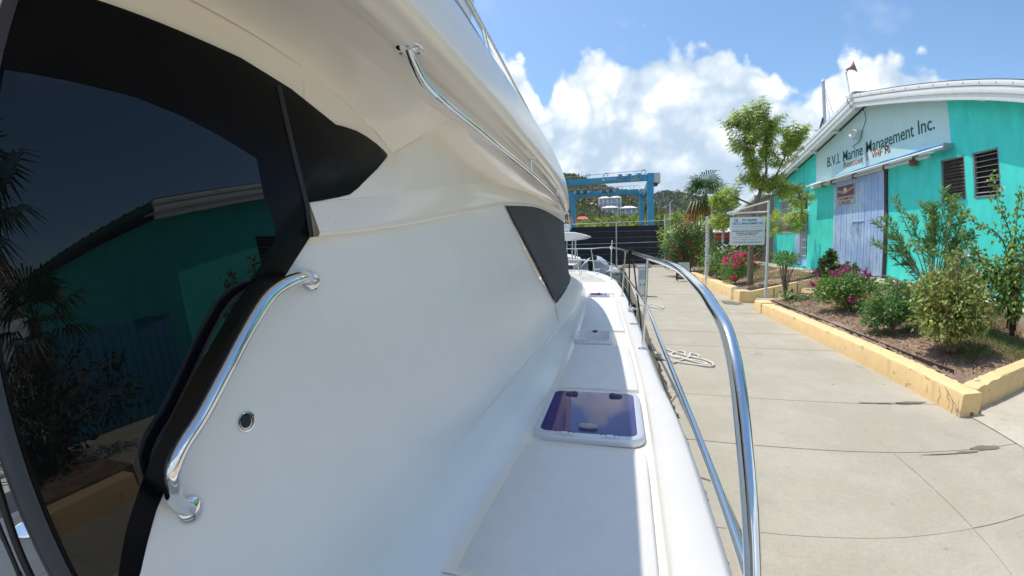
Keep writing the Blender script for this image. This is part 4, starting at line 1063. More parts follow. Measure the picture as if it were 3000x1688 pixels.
# cockpit seen past the door jamb: tiled sole, stool, dark cables
M_tile = mat('cockpit_sole', (0.62, 0.60, 0.57), rough=0.5, var=0.04)
for i in range(9):
    for j in range(9):
        x, y = -3.35 + .42 * i, -2.6 + .40 * j
        if x > .1: continue
        box('sole_tile', (x, y, .43), (x + .414, y + .394, .452), M_tile, boat)
box('cockpit_base', (-4.1, -3.45, .38), (.30, .86, .43), mat('grout', (.2, .19, .18), rough=.9), boat)
box('galley_unit', (-4.3, .95, .44), (-3.1, 2.3, 1.35), M_gel, boat, .02)
box('saloon_bulkhead', (-4.2, 2.4, .44), (-.85, 2.45, 2.4), mat('dark_interior', (.05, .045, .04), rough=.7), boat)
stool = thing('bar_stool', 'chrome pedestal stool with ring footrest on the tiled cockpit floor, left edge', 'stool', (-3.1, .47, .45))
lathe('base', [(.17, 0), (.165, .012), (.05, .03), (.03, .06), (.03, .08)], Matrix.Translation((-3.1, .47, .452)), M_chrome, stool, 24)
tube('column', [(-3.1, .47, .46), (-3.1, .47, 1.12)], .028, M_chrome, stool, 16)
tube('foot_ring', [(-3.1 + .17 * math.cos(a), .47 + .17 * math.sin(a), .80) for a in np.linspace(0, 2 * math.pi, 28, endpoint=False)], .013, M_chrome, stool, 10, closed=True)
for a in (0, 2.1, 4.2): tube('ring_arm', [(-3.1, .47, .80), (-3.1 + .17 * math.cos(a), .47 + .17 * math.sin(a), .80)], .009, M_chrome, stool, 8)
lathe('seat', [(.05, 0), (.19, .01), (.2, .04), (.19, .07), (0, .085)], Matrix.Translation((-3.1, .47, 1.11)), M_black, stool, 24)
tube('boarding_strap', [(-.76, .088, 1.68), (-.745, .083, 1.62), (-.735, .072, 1.53), (-.73, .066, 1.45), (-.73, .05, 1.30)], .009, M_black, boat, 8, 5)
tube('boarding_strap', [(-.78, .062, 1.64), (-.765, .057, 1.57), (-.75, .050, 1.49), (-.745, .03, 1.36)], .006, M_black, boat, 8, 5)

# ---- lines
M_rope = mat('white_rope', (0.74, 0.71, 0.65), rough=0.9, var=0.25, vscale=90, bump=0.8, bscale=160)
M_brope = mat('black_rope', (0.015, 0.015, 0.017), rough=0.9, bump=0.6, bscale=200)
def rope(name, label, pts, r, m, cat='rope', n=8, seg=8):
    o = tube(name, pts, r, m, None, seg, n)
    return tag(o, label, cat)
rk = []
for (x, y) in ((.72, 6.45), (.86, 6.38), (1.0, 6.30), (1.25, 6.18), (1.45, 6.10), (1.52, 6.22), (1.45, 6.45), (1.25, 6.62), (1.05, 6.85), (.93, 7.02), (.86, 6.95), (.92, 6.72), (1.1, 6.5), (1.3, 6.3), (1.42, 6.2), (1.38, 6.34), (1.15, 6.48), (.95, 6.62), (.98, 6.8), (1.12, 6.95), (1.2, 6.88), (1.18, 6.68), (1.35, 6.6), (1.40, 6.72), (1.28, 6.8), (1.22, 6.6), (1.02, 6.36), (.9, 6.22)):
    rk.append((x, y, .014 + .012 * rng.random()))
rope('mooring_line', 'coil of white rope lying on the concrete quay beside the near stanchion', rk, .0165, M_rope)
rope('mooring_line', 'white rope running from the quay ring up to the yacht deck cleat', [(.215, 5.32, 1.045), (.26, 5.36, 1.02), (.34, 5.4, .98), (.42, 5.6, .75), (.55, 6.0, .35), (.66, 6.4, .06), (.72, 6.46, .03)], .012, M_rope)
lp = [(.205 + .035 * math.cos(a) * (1 + .1 * math.sin(3 * a)), 5.30 + .075 * math.sin(a), 1.012 + .03 * (a / 19)) for a in np.linspace(0, 19, 60)]
rope('cleat_turns', 'white rope turns wound round the chrome deck cleat', lp, .010, M_rope, 'rope', 2)
rk = [(.74, 12.4, .02), (.9, 12.1, .02), (1.1, 11.8, .02), (1.3, 11.5, .02), (1.38, 11.7, .03), (1.2, 12.0, .03), (1.0, 12.2, .02), (1.12, 12.35, .02), (1.3, 12.1, .03), (1.42, 11.85, .02), (1.25, 11.6, .04), (1.05, 11.95, .04)]
rope('mooring_line', 'smaller heap of white rope on the quay farther along, beyond the cleat', rk, .014, M_rope)
rope('mooring_line', 'thin line from the bow cleat slanting down to the quay edge', [(-.1, 10.3, 1.02), (.2, 10.6, .8), (.55, 11.6, .3), (.74, 12.3, .04)], .011, M_rope)
ring = thing('mooring_ring', 'rusty mooring ring at the broken quay edge with rope knotted to it', 'mooring ring', (.70, 6.45, 0))
tube('ring', [(.70 + .05 * math.cos(a), 6.45, .055 + .05 * math.sin(a)) for a in np.linspace(0, 2 * math.pi, 18, endpoint=False)], .011, mat('rusty_iron', (.2, .12, .08)), ring, 8, closed=True)
box('plate', (.66, 6.38, .0), (.76, 6.52, .018), mat('rusty_iron', (.2, .12, .08)), ring, .004)
kn = [(.70 + .045 * math.cos(a * 1.3) , 6.45 + .05 * math.sin(a), .08 + .035 * math.sin(a * .7)) for a in np.linspace(0, 14, 34)]
rope('rope_knot', 'knot of white rope on the mooring ring at the quay edge', kn, .012, M_rope, 'knot', 3)
kt = [(-.10 + .028 * math.cos(a), 10.06 + .05 * math.sin(a * .9), 1.81 + .035 * math.sin(a) + .01 * math.cos(a * 2)) for a in np.linspace(0, 15, 40)]
rope('rope_knot', 'white rope knot tied on the guard rail at the bow stanchion', kt + [(-.10, 10.0, 1.83), (-.08, 9.98, 1.93), (-.08, 9.97, 1.99)], .012, M_rope, 'knot', 2)
rope('fender_line', 'black cord hanging straight from the guard rail, left of the slanting one', [(.212, 5.55, 1.81), (.208, 5.56, 1.825), (.19, 5.55, 1.80), (.19, 5.55, 1.5), (.19, 5.56, 1.15), (.19, 5.56, 1.02)], .010, M_brope)
rope('fender_line', 'black cord slanting from the guard rail down outside the gunwale', [(.222, 5.3, 1.81), (.226, 5.28, 1.79), (.238, 5.15, 1.6), (.262, 4.9, 1.3), (.29, 4.6, 1.0), (.305, 4.35, .6)], .010, M_brope)
fk = [(.215 + .03 * math.cos(a), 5.42 + .012 * a, 1.787 + .03 * math.sin(a)) for a in np.linspace(0, 20, 50)]
rope('cord_turns', 'turns of black cord wrapped round the guard rail', fk, .008, M_brope, 'cord', 2)
# ================================================================== plants
L_var = leafmat('variegated_leaf', (0.20, 0.28, 0.065), 0.5, 0.4, 0.3, color2=(0.40, 0.41, 0.13), c2scale=11)
L_boug = leafmat('bougainvillea_leaf', (0.17, 0.31, 0.07), 0.4, 0.5, 0.35)
L_dark = leafmat('dark_leaf', (0.032, 0.085, 0.025), 0.4, 0.45, 0.3)
L_olean = leafmat('oleander_leaf', (0.18, 0.30, 0.09), 0.4, 0.45, 0.3)
L_vine = leafmat('vine_leaf', (0.22, 0.32, 0.08), 0.4, 0.45, 0.35)
L_tree = leafmat('tree_leaf', (0.36, 0.46, 0.11), 0.42, 0.42, 0.5)
L_palm = leafmat('palm_leaf', (0.06, 0.12, 0.03), 0.3, 0.45, 0.25)
L_dry = leafmat('dry_frond', (0.36, 0.19, 0.06), 0.3, 0.7, 0.2)
L_yel = leafmat('yellowed_leaf', (0.42, 0.25, 0.035), 0.35, 0.5, 0.3)
L_pink = leafmat('pink_bract', (0.72, 0.11, 0.25), 0.35, 0.6, 0.4)
L_mag = leafmat('magenta_bract', (0.50, 0.03, 0.26), 0.3, 0.6, 0.4)
L_wht = leafmat('white_petal', (0.78, 0.72, 0.66), 0.12, 0.6, 0.3)
L_red = leafmat('red_flower', (0.55, 0.05, 0.03), 0.3, 0.6, 0.3)
L_grass = leafmat('grass_blade', (0.14, 0.21, 0.045), 0.45, 0.6, 0.3, color2=(0.26, 0.21, 0.07), c2scale=1.3)
L_litter = leafmat('dead_leaf', (0.27, 0.15, 0.08), 0.5, 0.8, 0.1)

def stems(bm, base, tips, r0, r1, bend=0.15, seg=6):
    for t in tips:
        b = Vector(base) + Vector((0.02 * rng.normal(), 0.02 * rng.normal(), 0)); t = Vector(t)
        m1 = b.lerp(t, .4) + Vector((0.0, 0.0, bend * (t - b).length)); m2 = b.lerp(t, .75) + Vector((0, 0, bend * .6 * (t - b).length))
        P = catmull([b, m1, m2, t], 4); n = len(P)
        add_tube(bm, P, [r0 + (r1 - r0) * i / (n - 1) for i in range(n)], seg)

def leaves_part(name, P, D, U, Ln, W, m, parent, indiv=0, **kw):
    """leaves as one mass; the `indiv` nearest the camera become leaves of their own"""
    P, D, U = np.asarray(P), np.asarray(D), np.asarray(U); n = len(P)
    Ln = np.broadcast_to(np.asarray(Ln, float), (n,)); W = np.broadcast_to(np.asarray(W, float), (n,))
    if indiv:
        d = np.linalg.norm(P - np.array(CAM), axis=1) / Ln
        idx = np.argsort(d); one, rest = idx[:indiv], idx[indiv:]
        V, F = leaf_arrays([(0, 0, 0)], [(1, 0, 0)], [(0, 0, 1)], 1.0, W.mean() / Ln.mean(), **kw)
        me = bpy.data.meshes.new('leaf'); me.from_pydata([tuple(v) for v in V], [], [tuple(f) for f in F]); me.materials.append(m)
        for i in one:
            x = Vector(D[i]).normalized(); y = Vector(U[i]).cross(x)
            if y.length < 1e-4: y = x.orthogonal()
            y.normalize(); z = x.cross(y); k = float(Ln[i])
            o = bpy.data.objects.new('leaf', me)
            o.matrix_basis = Matrix(((x.x * k, y.x * k, z.x * k, P[i][0]), (x.y * k, y.y * k, z.y * k, P[i][1]), (x.z * k, y.z * k, z.z * k, P[i][2]), (0, 0, 0, 1)))
            link(o, parent)
        P, D, U, Ln, W = P[rest], D[rest], U[rest], Ln[rest], W[rest]
    if len(P):
        V, F = leaf_arrays(P, D, U, Ln, W, **kw)
        o = fast_mesh(name, V, F, m, parent)
        o['kind'] = 'stuff'
        return o

def bush(name, label, base, blobs, n, Ln, W, m, indiv=0, flowers=(), group=None, stem_r=.012, shell=0.35, droop=0.2, cat='shrub', yellow=0.0):
    t = thing(name, label, cat, base, group)
    bm = bmesh.new()
    tips = []
    P, D, U = [], [], []
    vol = np.array([b[3] * b[4] * b[5] for b in blobs]); cnt = (n * vol / vol.sum()).astype(int)
    for b, c in zip(blobs, cnt):
        ctr, rad = np.array(b[:3]), np.array(b[3:6])
        d = rand_dirs(c); r_ = (shell + (1 - shell) * rng.random(c)) ** 1.0
        r_ *= 1 + .20 * np.sin(d[:, 0] * 5 + b[0] * 9) * np.cos(d[:, 2] * 6 + b[1] * 7) + .10 * np.sin(d[:, 1] * 11 + b[2] * 5) + .08 * rng.normal(size=c)
        p = ctr + d * r_[:, None] * rad
        P.append(p); o = d + .9 * rand_dirs(c); o[:, 2] -= droop; D.append(o)
        u = d * .6 + rand_dirs(c) * .7; u[:, 2] += .5; U.append(u)
        for k in range(5): tips.append(ctr + rand_dirs(1)[0] * rad * .6)
    for b in blobs:                                      # loose shoots that break the outline
        ctr, rad = np.array(b[:3]), np.array(b[3:6])
        for k in range(9):
            d = rand_dirs(1)[0]; d[2] = abs(d[2]) * 1.1 + .15
            tip = ctr + d * rad * rng.uniform(1.02, 1.28); st_ = ctr + d * rad * .5
            tips.append(tip); q = 11
            t_ = np.linspace(.2, 1.02, q)[:, None]
            P.append(st_ + (tip - st_) * t_ + .012 * rng.normal(size=(q, 3))); o = d + 1.0 * rand_dirs(q); D.append(o); U.append(rand_dirs(q) + (0, 0, .6))
    P, D, U = np.concatenate(P), np.concatenate(D), np.concatenate(U)
    stems(bm, base, tips, stem_r, stem_r * .3)
    bm_finish(bm, 'stems', M_bark, t, True)
    L_ = Ln * (0.6 + .7 * rng.random(len(P))); W_ = W * (0.7 + .5 * rng.random(len(P)))
    leaves_part('foliage', P, D, U, L_, W_, m, t, indiv, fold=.18, curl=.12)
    if yellow:
        k = int(len(P) * yellow); i = rng.integers(0, len(P), k)
        leaves_part('yellow_leaves', P[i] + .02 * rand_dirs(k), rand_dirs(k), rand_dirs(k), Ln, W, L_yel, t, 0)
    for (mm, cl, nf, ls, nm) in flowers:
        PP, DD, UU = [], [], []
        for (x, y, z, r_) in cl:
            c = np.array((x, y, z)) + rng.normal(size=(nf, 3)) * r_ * .5
            for q in c:
                dd = rand_dirs(4); PP.append(np.repeat(q[None], 4, 0)); DD.append(dd); UU.append(rand_dirs(4))
        leaves_part(nm, np.concatenate(PP), np.concatenate(DD), np.concatenate(UU), ls, ls * .8, mm, t, 0, fold=.1)
    return t

# near bed
bush('variegated_shrub', 'large rounded green and yellow shrub nearest the planter corner', (4.80, 5.75, .36),
     [(4.75, 5.75, 1.02, .52, .5, .46), (4.62, 5.9, 1.22, .38, .38, .33), (5.0, 5.7, .85, .38, .4, .30), (4.55, 5.72, .78, .32, .38, .24), (5.05, 5.85, 1.2, .30, .35, .26)], 4200, .078, .044, L_var, 300,
     [(L_wht, [(4.35, 5.8, 1.1, .06), (4.5, 6.0, 1.45, .07), (4.95, 5.7, 1.38, .06), (5.3, 5.7, 1.3, .05)], 4, .022, 'blossom')], stem_r=.014, yellow=.05)
bush('bougainvillea_bush', 'low bush with magenta bracts in front of the sliding door', (5.0, 9.05, .42),
     [(4.85, 9.1, .92, .46, .44, .27), (4.6, 9.2, .78, .30, .34, .20), (5.25, 9.0, .95, .26, .30, .22), (5.0, 9.0, .62, .26, .3, .16)], 2000, .07, .046, L_boug, 0,
     [(L_mag, [(4.33, 9.3, .95, .05), (4.95, 9.1, 1.28, .14), (5.25, 8.95, 1.25, .12), (4.85, 8.7, .72, .06), (5.35, 9.0, 1.15, .08), (4.7, 8.95, 1.22, .08)], 15, .045, 'bracts')])
bush('leafy_bush', 'dark green low bush between the magenta bush and the round shrub', (4.72, 7.1, .42),
     [(4.68, 7.1, .78, .34, .36, .25), (4.5, 7.2, .62, .28, .32, .18), (4.95, 7.05, .74, .26, .3, .23), (5.05, 7.2, 1.0, .24, .26, .11)], 1600, .08, .050, leafmat('mid_leaf', (.14, .27, .08), .4), 0)
tube_ = thing('garden_stake', 'thin brown stake standing in the dark green low bush', 'stake', (4.75, 7.1, .42))
tube('stake', [(4.75, 7.1, .35), (4.76, 7.1, 1.25)], .010, M_bark, tube_, 6)
t = bush('standard_bush', 'small bush on a single thin stem behind the signpost', (4.56, 11.3, .42),
     [(4.52, 11.3, 1.38, .34, .34, .12), (4.45, 11.3, 1.5, .22, .25, .12), (4.66, 11.3, 1.48, .22, .25, .1)], 620, .06, .035, L_boug, 0, stem_r=.006)
tube('stem', [(4.56, 11.3, .38), (4.55, 11.31, .9), (4.55, 11.3, 1.3)], .016, M_bark, t, 8)
bush('ground_cover', 'low straggling bush at the foot of the single stemmed bush', (4.55, 11.15, .34), [(4.6, 10.95, .45, .40, .42, .14), (4.9, 10.8, .42, .3, .4, .09)], 520, .05, .03, L_boug, 0, [(L_wht, [(4.6, 10.9, .56, .2), (4.9, 10.7, .5, .15)], 8, .018, 'blossom')], cat='shrub')
bush('sea_grape_bush', 'round leaved pale green bush before the foot of the blue sliding door', (6.6, 13.1, .68),
     [(6.5, 12.9, 1.05, .26, .28, .28), (6.75, 12.4, .92, .24, .28, .24), (6.45, 13.2, .9, .26, .26, .2), (6.5, 12.95, 1.36, .14, .14, .14)], 420, .13, .13, leafmat('round_leaf', (.14, .19, .07), .35), 0, [(L_mag, [(6.1, 12.9, 1.0, .2), (6.3, 12.3, .95, .2)], 9, .05, 'bracts')])
bush('weeds', 'sparse weedy growth below the louvred windows beside the concrete path', (6.7, 9.6, .7), [(6.6, 10.4, .85, .35, .7, .12), (6.4, 9.4, .85, .4, .6, .12), (5.9, 8.4, .78, .4, .5, .14)], 600, .08, .035, L_boug, 0, cat='weeds')
bush('flowering_shrub', 'pale flowering shrub rising behind the round variegated shrub', (5.7, 6.6, .62), [(5.65, 6.7, 1.35, .3, .3, .3), (5.8, 6.5, 1.0, .34, .34, .3), (5.55, 6.75, 1.6, .18, .18, .15)], 600, .075, .04, L_var, 0, [(L_wht, [(5.6, 6.7, 1.66, .09), (5.8, 6.4, 1.3, .07), (5.5, 6.8, 1.4, .07)], 7, .03, 'blossom')])

# oleander: wands of long narrow leaves
ol = thing('oleander', 'tall oleander with narrow leaves against the teal wall', 'shrub', (6.1, 7.9, .7))
bm = bmesh.new(); P, D, U = [], [], []
base = np.array((6.1, 7.95, .68))
for (tx_, ty_, tz_) in [(5.35, 8.75, 2.05), (5.75, 8.9, 2.75), (5.55, 8.85, 2.4), (5.7, 8.7, 1.6), (5.6, 8.5, 1.95), (6.0, 8.3, 2.62), (6.15, 8.1, 2.6), (6.3, 7.9, 2.7), (6.35, 7.7, 2.55), (6.4, 7.5, 2.5), (6.2, 7.9, 2.3), (6.45, 7.45, 2.2), (6.6, 7.3, 2.05), (6.05, 8.1, 2.1), (5.85, 8.35, 2.3), (6.5, 7.25, 1.75), (5.5, 8.9, 1.75), (6.3, 7.75, 1.95), (6.0, 8.25, 1.75), (6.2, 7.6, 2.75), (6.05, 8.0, 2.45), (6.45, 7.6, 2.35), (5.9, 8.5, 1.45), (6.35, 7.65, 2.9)]:
    tip = np.array((tx_, ty_, tz_)) + .08 * rng.normal(size=3)
    mid = base * .45 + tip * .55 + np.array((0, 0, .12)); pts = catmull([base + .04 * rng.normal(size=3) * (1, 1, 0), base * .8 + tip * .2 + (0, 0, .15), mid, tip], 5)
    add_tube(bm, pts, np.linspace(.016, .004, len(pts)), 6)
    seg = tip - mid
    for t_ in np.linspace(-.1, 1.05, 34):
        p = mid + seg * t_ + (0, 0, .10 * math.sin(math.pi * min(1, t_)))
        ax = seg / np.linalg.norm(seg)
        for k in range(4):
            a = rng.random() * 6.28; s1 = np.cross(ax, (0, 0, 1.)); s1 /= np.linalg.norm(s1) + 1e-6; s2 = np.cross(ax, s1)
            P.append(p); D.append(ax * .75 + (s1 * math.cos(a) + s2 * math.sin(a)) * .8 + (0, 0, -.12)); U.append(rand_dirs(1)[0] + (0, 0, .8))
bm_finish(bm, 'stems', M_bark, ol, True)
leaves_part('foliage', P, D, U, .16 * (.7 + .5 * rng.random(len(P))), .024, L_olean, ol, 300, fold=.1, curl=.1)

# vine climbing at the right edge, with long shoots
vn = thing('climbing_vine', 'heart leaved vine with long shoots at the right edge before the teal wall', 'vine', (6.35, 5.95, .6))
bm = bmesh.new(); P, D, U = [], [], []
b0 = np.array((6.35, 6.0, .6))
shoots = [[(6.1, 6.1, 1.9), (5.75, 6.55, 2.25), (5.6, 6.9, 2.62)], [(6.2, 6.0, 1.9), (6.0, 6.15, 2.5), (5.95, 6.2, 2.95)], [(6.0, 6.3, 1.5), (5.4, 6.9, 1.75), (5.1, 7.3, 1.85)], [(6.2, 6.0, 1.5), (6.1, 5.8, 2.2), (6.1, 5.7, 2.7)],
          [(6.25, 5.9, 1.3), (6.25, 5.7, 2.0), (6.2, 5.6, 2.5)], [(6.1, 6.2, 1.4), (5.8, 6.4, 1.7), (5.6, 6.6, 2.1)], [(6.2, 6.1, 1.2), (5.9, 6.4, 1.35), (5.7, 6.6, 1.5)], [(6.3, 5.8, 1.0), (6.0, 6.0, 1.1), (5.8, 6.1, .9)], [(6.3, 5.9, 1.1), (6.3, 5.7, 1.5), (6.35, 5.5, 1.9)]]
for s in shoots:
    pts = catmull([b0 + .05 * rng.normal(size=3) * (1, 1, 0)] + [np.array(q) for q in s], 8); add_tube(bm, pts, np.linspace(.016, .003, len(pts)), 6)
    for i, p in enumerate(pts):
        if i < 4: continue
        for k in range(7 if i < 18 else 5):
            P.append(p + .05 * rng.normal(size=3)); d_ = rand_dirs(1)[0]; d_[2] -= .6; D.append(d_); U.append(rand_dirs(1)[0] + (0, 0, .6))
for b_ in [(6.2, 6.0, 1.15, .36, .4, .42), (6.25, 5.85, 1.7, .3, .35, .4), (6.0, 6.2, 1.45, .3, .3, .3)]:
    c = 420; d_ = rand_dirs(c); P += list(np.array(b_[:3]) + d_ * np.array(b_[3:]) * (.4 + .6 * rng.random(c))[:, None]); dd = d_ + .8 * rand_dirs(c); dd[:, 2] -= .5; D += list(dd); U += list(d_ + rand_dirs(c) * .6 + (0, 0, .4))
for k in range(5):
    pts = catmull([b0 + (0.03 * rng.normal(), .03 * rng.normal(), -.1), b0 + (.05 * rng.normal(), .05 * rng.normal(), .3), b0 + (.06 * rng.normal(), .06 * rng.normal(), .8)], 4); add_tube(bm, pts, .022, 7)
bm_finish(bm, 'stems', mat('dark_bark', (.07, .055, .045), rough=.9, bump=.4), vn, True)
leaves_part('foliage', P, D, U, .075 * (.7 + .6 * rng.random(len(P))), .060, L_vine, vn, 300, fold=.16, curl=.18)
Pf = np.array([(5.62, 6.55, 1.75), (6.05, 6.1, 2.75), (5.75, 6.5, 1.68)]); 
pp = np.repeat(Pf, 10, 0) + .05 * rng.normal(size=(30, 3)); leaves_part('blossom', pp, rand_dirs(30), rand_dirs(30), .06, .05, L_wht, vn)
pp = np.repeat(np.array([(5.2, 7.2, 1.84), (6.1, 5.7, 1.6), (6.15, 5.8, 1.1), (5.9, 6.2, 1.25)]), 6, 0) + .03 * rng.normal(size=(24, 3)); leaves_part('bracts', pp, rand_dirs(24), rand_dirs(24), .04, .035, L_pink, vn)

# grass and litter on the beds
def scatter(name, label, n, region, Ln, W, m, up, mask=None):
    x = rng.uniform(region[0], region[1], n); y = rng.uniform(region[2], region[3], n)
    if mask is not None:
        k = mask(x, y); x, y = x[k], y[k]
    z = soil_z(x, y) + .004; P = np.stack([x, y, z], 1); D = rand_dirs(len(x)); D[:, 2] = np.abs(D[:, 2]) * up + (up * .4)
    if up < .2: D[:, 2] = .12 * rng.normal(size=len(x)); P[:, 2] += .012
    V, F = leaf_arrays(P, D, rand_dirs(len(x)) + (0, 0, 2 if up < .2 else 0), Ln * (.5 + rng.random(len(x))), W, fold=.1, curl=.15)
    o = fast_mesh(name, V, F, m); tag(o, label, 'ground cover', kind='stuff'); return o
nz = lambda x, y: (np.sin(x * 2.1 + 1) + np.sin(y * 1.7 + x) + np.sin(y * 3.3 - x * 2.2) * .6)
scatter('grass', 'dry and green grass patches on the near planter bed', 30000, (4.9, 7.0, 5.2, 11.3), .075, .006, L_grass, 1.0, lambda x, y: (nz(x, y) > .35) | ((x > 5.6) & (y < 6.9) & (nz(x, y) > -.9)))
scatter('grass', 'short grass on the bed beyond the steps', 12000, (4.3, 7.0, 13.2, 23), .08, .009, L_grass, 1.0, lambda x, y: nz(x, y) > -.2)
scatter('leaf_litter', 'dead leaves lying on the near planter soil', 9000, (4.3, 7.0, 4.9, 11.3), .038, .022, L_litter, 0.0, lambda x, y: nz(x, y) < 1.2)
scatter('leaf_litter', 'fallen leaves on the bed beyond the steps', 2200, (4.3, 7.0, 13.1, 20), .05, .03, L_litter, 0.0)
scatter('low_weeds', 'low green weeds creeping over the near planter soil', 2600, (4.3, 5.6, 5.0, 11.2), .045, .022, L_boug, .5, lambda x, y: nz(x + .5, y * 1.3) > .3)

# tree with long leaves in whorls
tr = thing('whorled_tree', 'slender tree with long yellow green leaves beside the hanging sign', 'tree', (4.70, 14.6, .42))
bm = bmesh.new(); B = (4.70, 14.6, .40)
trunk = [B, (4.69, 14.58, 1.2), (4.68, 14.55, 2.0), (4.72, 14.5, 2.7), (4.82, 14.5, 3.2), (4.95, 14.5, 3.6)]
tp = catmull(trunk, 5); add_tube(bm, tp, np.linspace(.105, .06, len(tp)), 12)
lim = {'up': [(4.95, 14.5, 3.6), (4.75, 14.5, 4.2), (4.6, 14.5, 4.9), (4.7, 14.5, 5.6)], 'mid': [(4.95, 14.5, 3.6), (5.15, 14.5, 4.3), (5.1, 14.5, 5.1), (5.2, 14.5, 5.9)], 'right': [(4.95, 14.5, 3.6), (5.4, 14.4, 4.1), (5.75, 14.3, 4.9), (5.9, 14.3, 5.3)], 'rlow': [(4.85, 14.5, 3.3), (5.5, 14.3, 3.5), (6.2, 14.6, 3.7), (6.8, 15.4, 3.5)], 'left': [(4.8, 14.5, 3.1), (4.3, 14.5, 3.35), (3.8, 14.4, 3.5), (3.5, 14.4, 3.3)], 'l2': [(4.75, 14.5, 2.9), (4.3, 14.4, 2.85), (3.9, 14.3, 2.7), (3.6, 14.3, 2.55)], 'r2': [(6.2, 14.6, 3.7), (6.8, 15.6, 3.2), (7.2, 16.6, 2.7), (7.3, 17.2, 2.3)]}
nodes = []
for k, p in lim.items():
    q = catmull(p, 5); add_tube(bm, q, np.linspace(.055 if k in ('up', 'mid') else .038, .014, len(q)), 8); nodes += [np.array(a) for a in q[3:]]
blobs = [(4.75, 14.5, 6.0, .75, .6, .62, 46), (5.55, 14.4, 5.55, .62, .6, .55, 34), (4.45, 14.5, 5.35, .55, .55, .45, 22), (5.0, 14.5, 4.9, .6, .55, .5, 24), (4.6, 14.5, 4.4, .42, .45, .4, 14), (5.2, 14.5, 3.95, .62, .5, .36, 22), (5.75, 14.5, 3.75, .55, .5, .3, 18),
         (5.9, 14.3, 4.9, .4, .45, .35, 10), (3.75, 14.4, 3.35, .50, .45, .36, 20), (3.6, 14.3, 2.62, .55, .45, .24, 20), (4.2, 14.4, 3.8, .4, .4, .25, 7), (6.5, 15.2, 3.45, .5, .6, .35, 12), (6.9, 16.3, 2.8, .4, .7, .5, 16), (7.3, 17.3, 3.05, .3, .6, .35, 9), (7.1, 19.2, 2.75, .35, .8, .6, 16), (5.0, 14.5, 6.55, .35, .35, .2, 8), (4.05, 14.5, 6.05, .38, .4, .26, 12), (6.15, 14.4, 5.5, .36, .4, .3, 12)]
P, D, U, PY, DY_, UY = [], [], [], [], [], []
for x, y, z, rx, ry, rz_, c in blobs:
    for k in range(int(c * 1.6)):
        d_ = rand_dirs(1)[0] * (rng.random() ** .4); tip = np.array((x, y, z)) + d_ * (rx * 1.12, ry * 1.1, rz_ * 1.1)
        nd = min(nodes, key=lambda q: np.linalg.norm(q - tip) + .3 * max(0, q[2] - tip[2]))
        q = catmull([nd, nd * .5 + tip * .5 + (0, 0, .06), tip], 3); add_tube(bm, q, np.linspace(.012, .005, len(q)), 5)
        ax = tip - nd; ax /= np.linalg.norm(ax) + 1e-6; ax = ax * .6 + np.array((0, 0, .5)) + .3 * rand_dirs(1)[0]; ax /= np.linalg.norm(ax)
        for lay in range(3):
            cc = tip - ax * .09 * lay
            s1 = np.cross(ax, rand_dirs(1)[0]); s1 /= np.linalg.norm(s1); s2 = np.cross(ax, s1)
            m_ = 9
            for j in range(m_):
                a = 6.283 * (j + rng.random() * .5) / m_; o = s1 * math.cos(a) + s2 * math.sin(a)
                dd = o * (.8 + .2 * lay) + ax * (.55 - .28 * lay) + np.array((0, 0, -.12))
                (P if rng.random() > .05 else PY).append(cc); (D if len(D) < len(P) else DY_).append(dd); (U if len(U) < len(P) else UY).append(ax + .2 * rand_dirs(1)[0])
bm_finish(bm, 'trunk', M_bark, tr, True)
leaves_part('crown', P, D, U, .185 * (.75 + .5 * rng.random(len(P))), .036, L_tree, tr, 300, fold=.12, curl=.16)
leaves_part('yellow_leaves', PY, DY_, UY, .18, .036, L_yel, tr, 0, fold=.12, curl=.2)

# fan palm beyond, and a second and third palm near the corner of the workshop (seen in the dark glass)
def fan_palm(name, label, base, h, lean, nf, R_, fanr=.55, dead=5, trunk_r=.16):
    t = thing(name, label, 'palm tree', base)
    bx, by, bz = base; top_ = np.array((bx + lean[0], by + lean[1], bz + h))
    pts = catmull([base, (bx + lean[0] * .25, by + lean[1] * .25, bz + h * .5), tuple(top_)], 8)
    bm = bmesh.new(); add_tube(bm, pts, [trunk_r * (1.15 - .3 * i / len(pts) + (.06 if i % 2 else 0)) for i in range(len(pts))], 12); bm_finish(bm, 'trunk', M_bark, t, True, 70)
    for k in range(nf + dead):
        dd = k >= nf
        a = (2.4 * k + rng.random() * .3) if not dd else (2.2 + 1.9 * rng.random()); e = (1.25 - 1.75 * k / nf) if not dead or not dd else -.75 - .3 * rng.random()
        d_ = np.array((math.cos(a) * math.cos(e), math.sin(a) * math.cos(e), math.sin(e)))
        L_ = R_ * (.75 + .3 * rng.random()); hub = top_ + d_ * L_ * .55 - np.array((0, 0, .12 * L_ * max(0, math.cos(e))))
        s = np.cross(d_, (0, 0, 1.)); s /= np.linalg.norm(s) + 1e-6; up = np.cross(s, d_)
        V, F = [], []
        n = 22
        for j in range(n):
            b_ = -1.9 + 3.8 * j / (n - 1); ll = L_ * fanr * (1 - .18 * abs(b_) + .08 * rng.normal())
            dr = d_ * math.cos(b_) + s * math.sin(b_); q1 = hub + dr * ll * .55 + up * .03; q2 = hub + dr * ll - np.array((0, 0, ll * (.28 + .15 * rng.random())))
            w = L_ * .026; sd = np.cross(dr, up); i0 = len(V)
            V += [hub, q1 + sd * w, q2, q1 - sd * w]; F += [(i0, i0 + 1, i0 + 2, i0 + 3)]
        i0 = len(V); w = .018
        V += [top_ + s * w, top_ - s * w, hub - s * w, hub + s * w]; F.append((i0, i0 + 1, i0 + 2, i0 + 3))
        mesh('frond', V, F, L_dry if dd else L_palm, t)
    return t
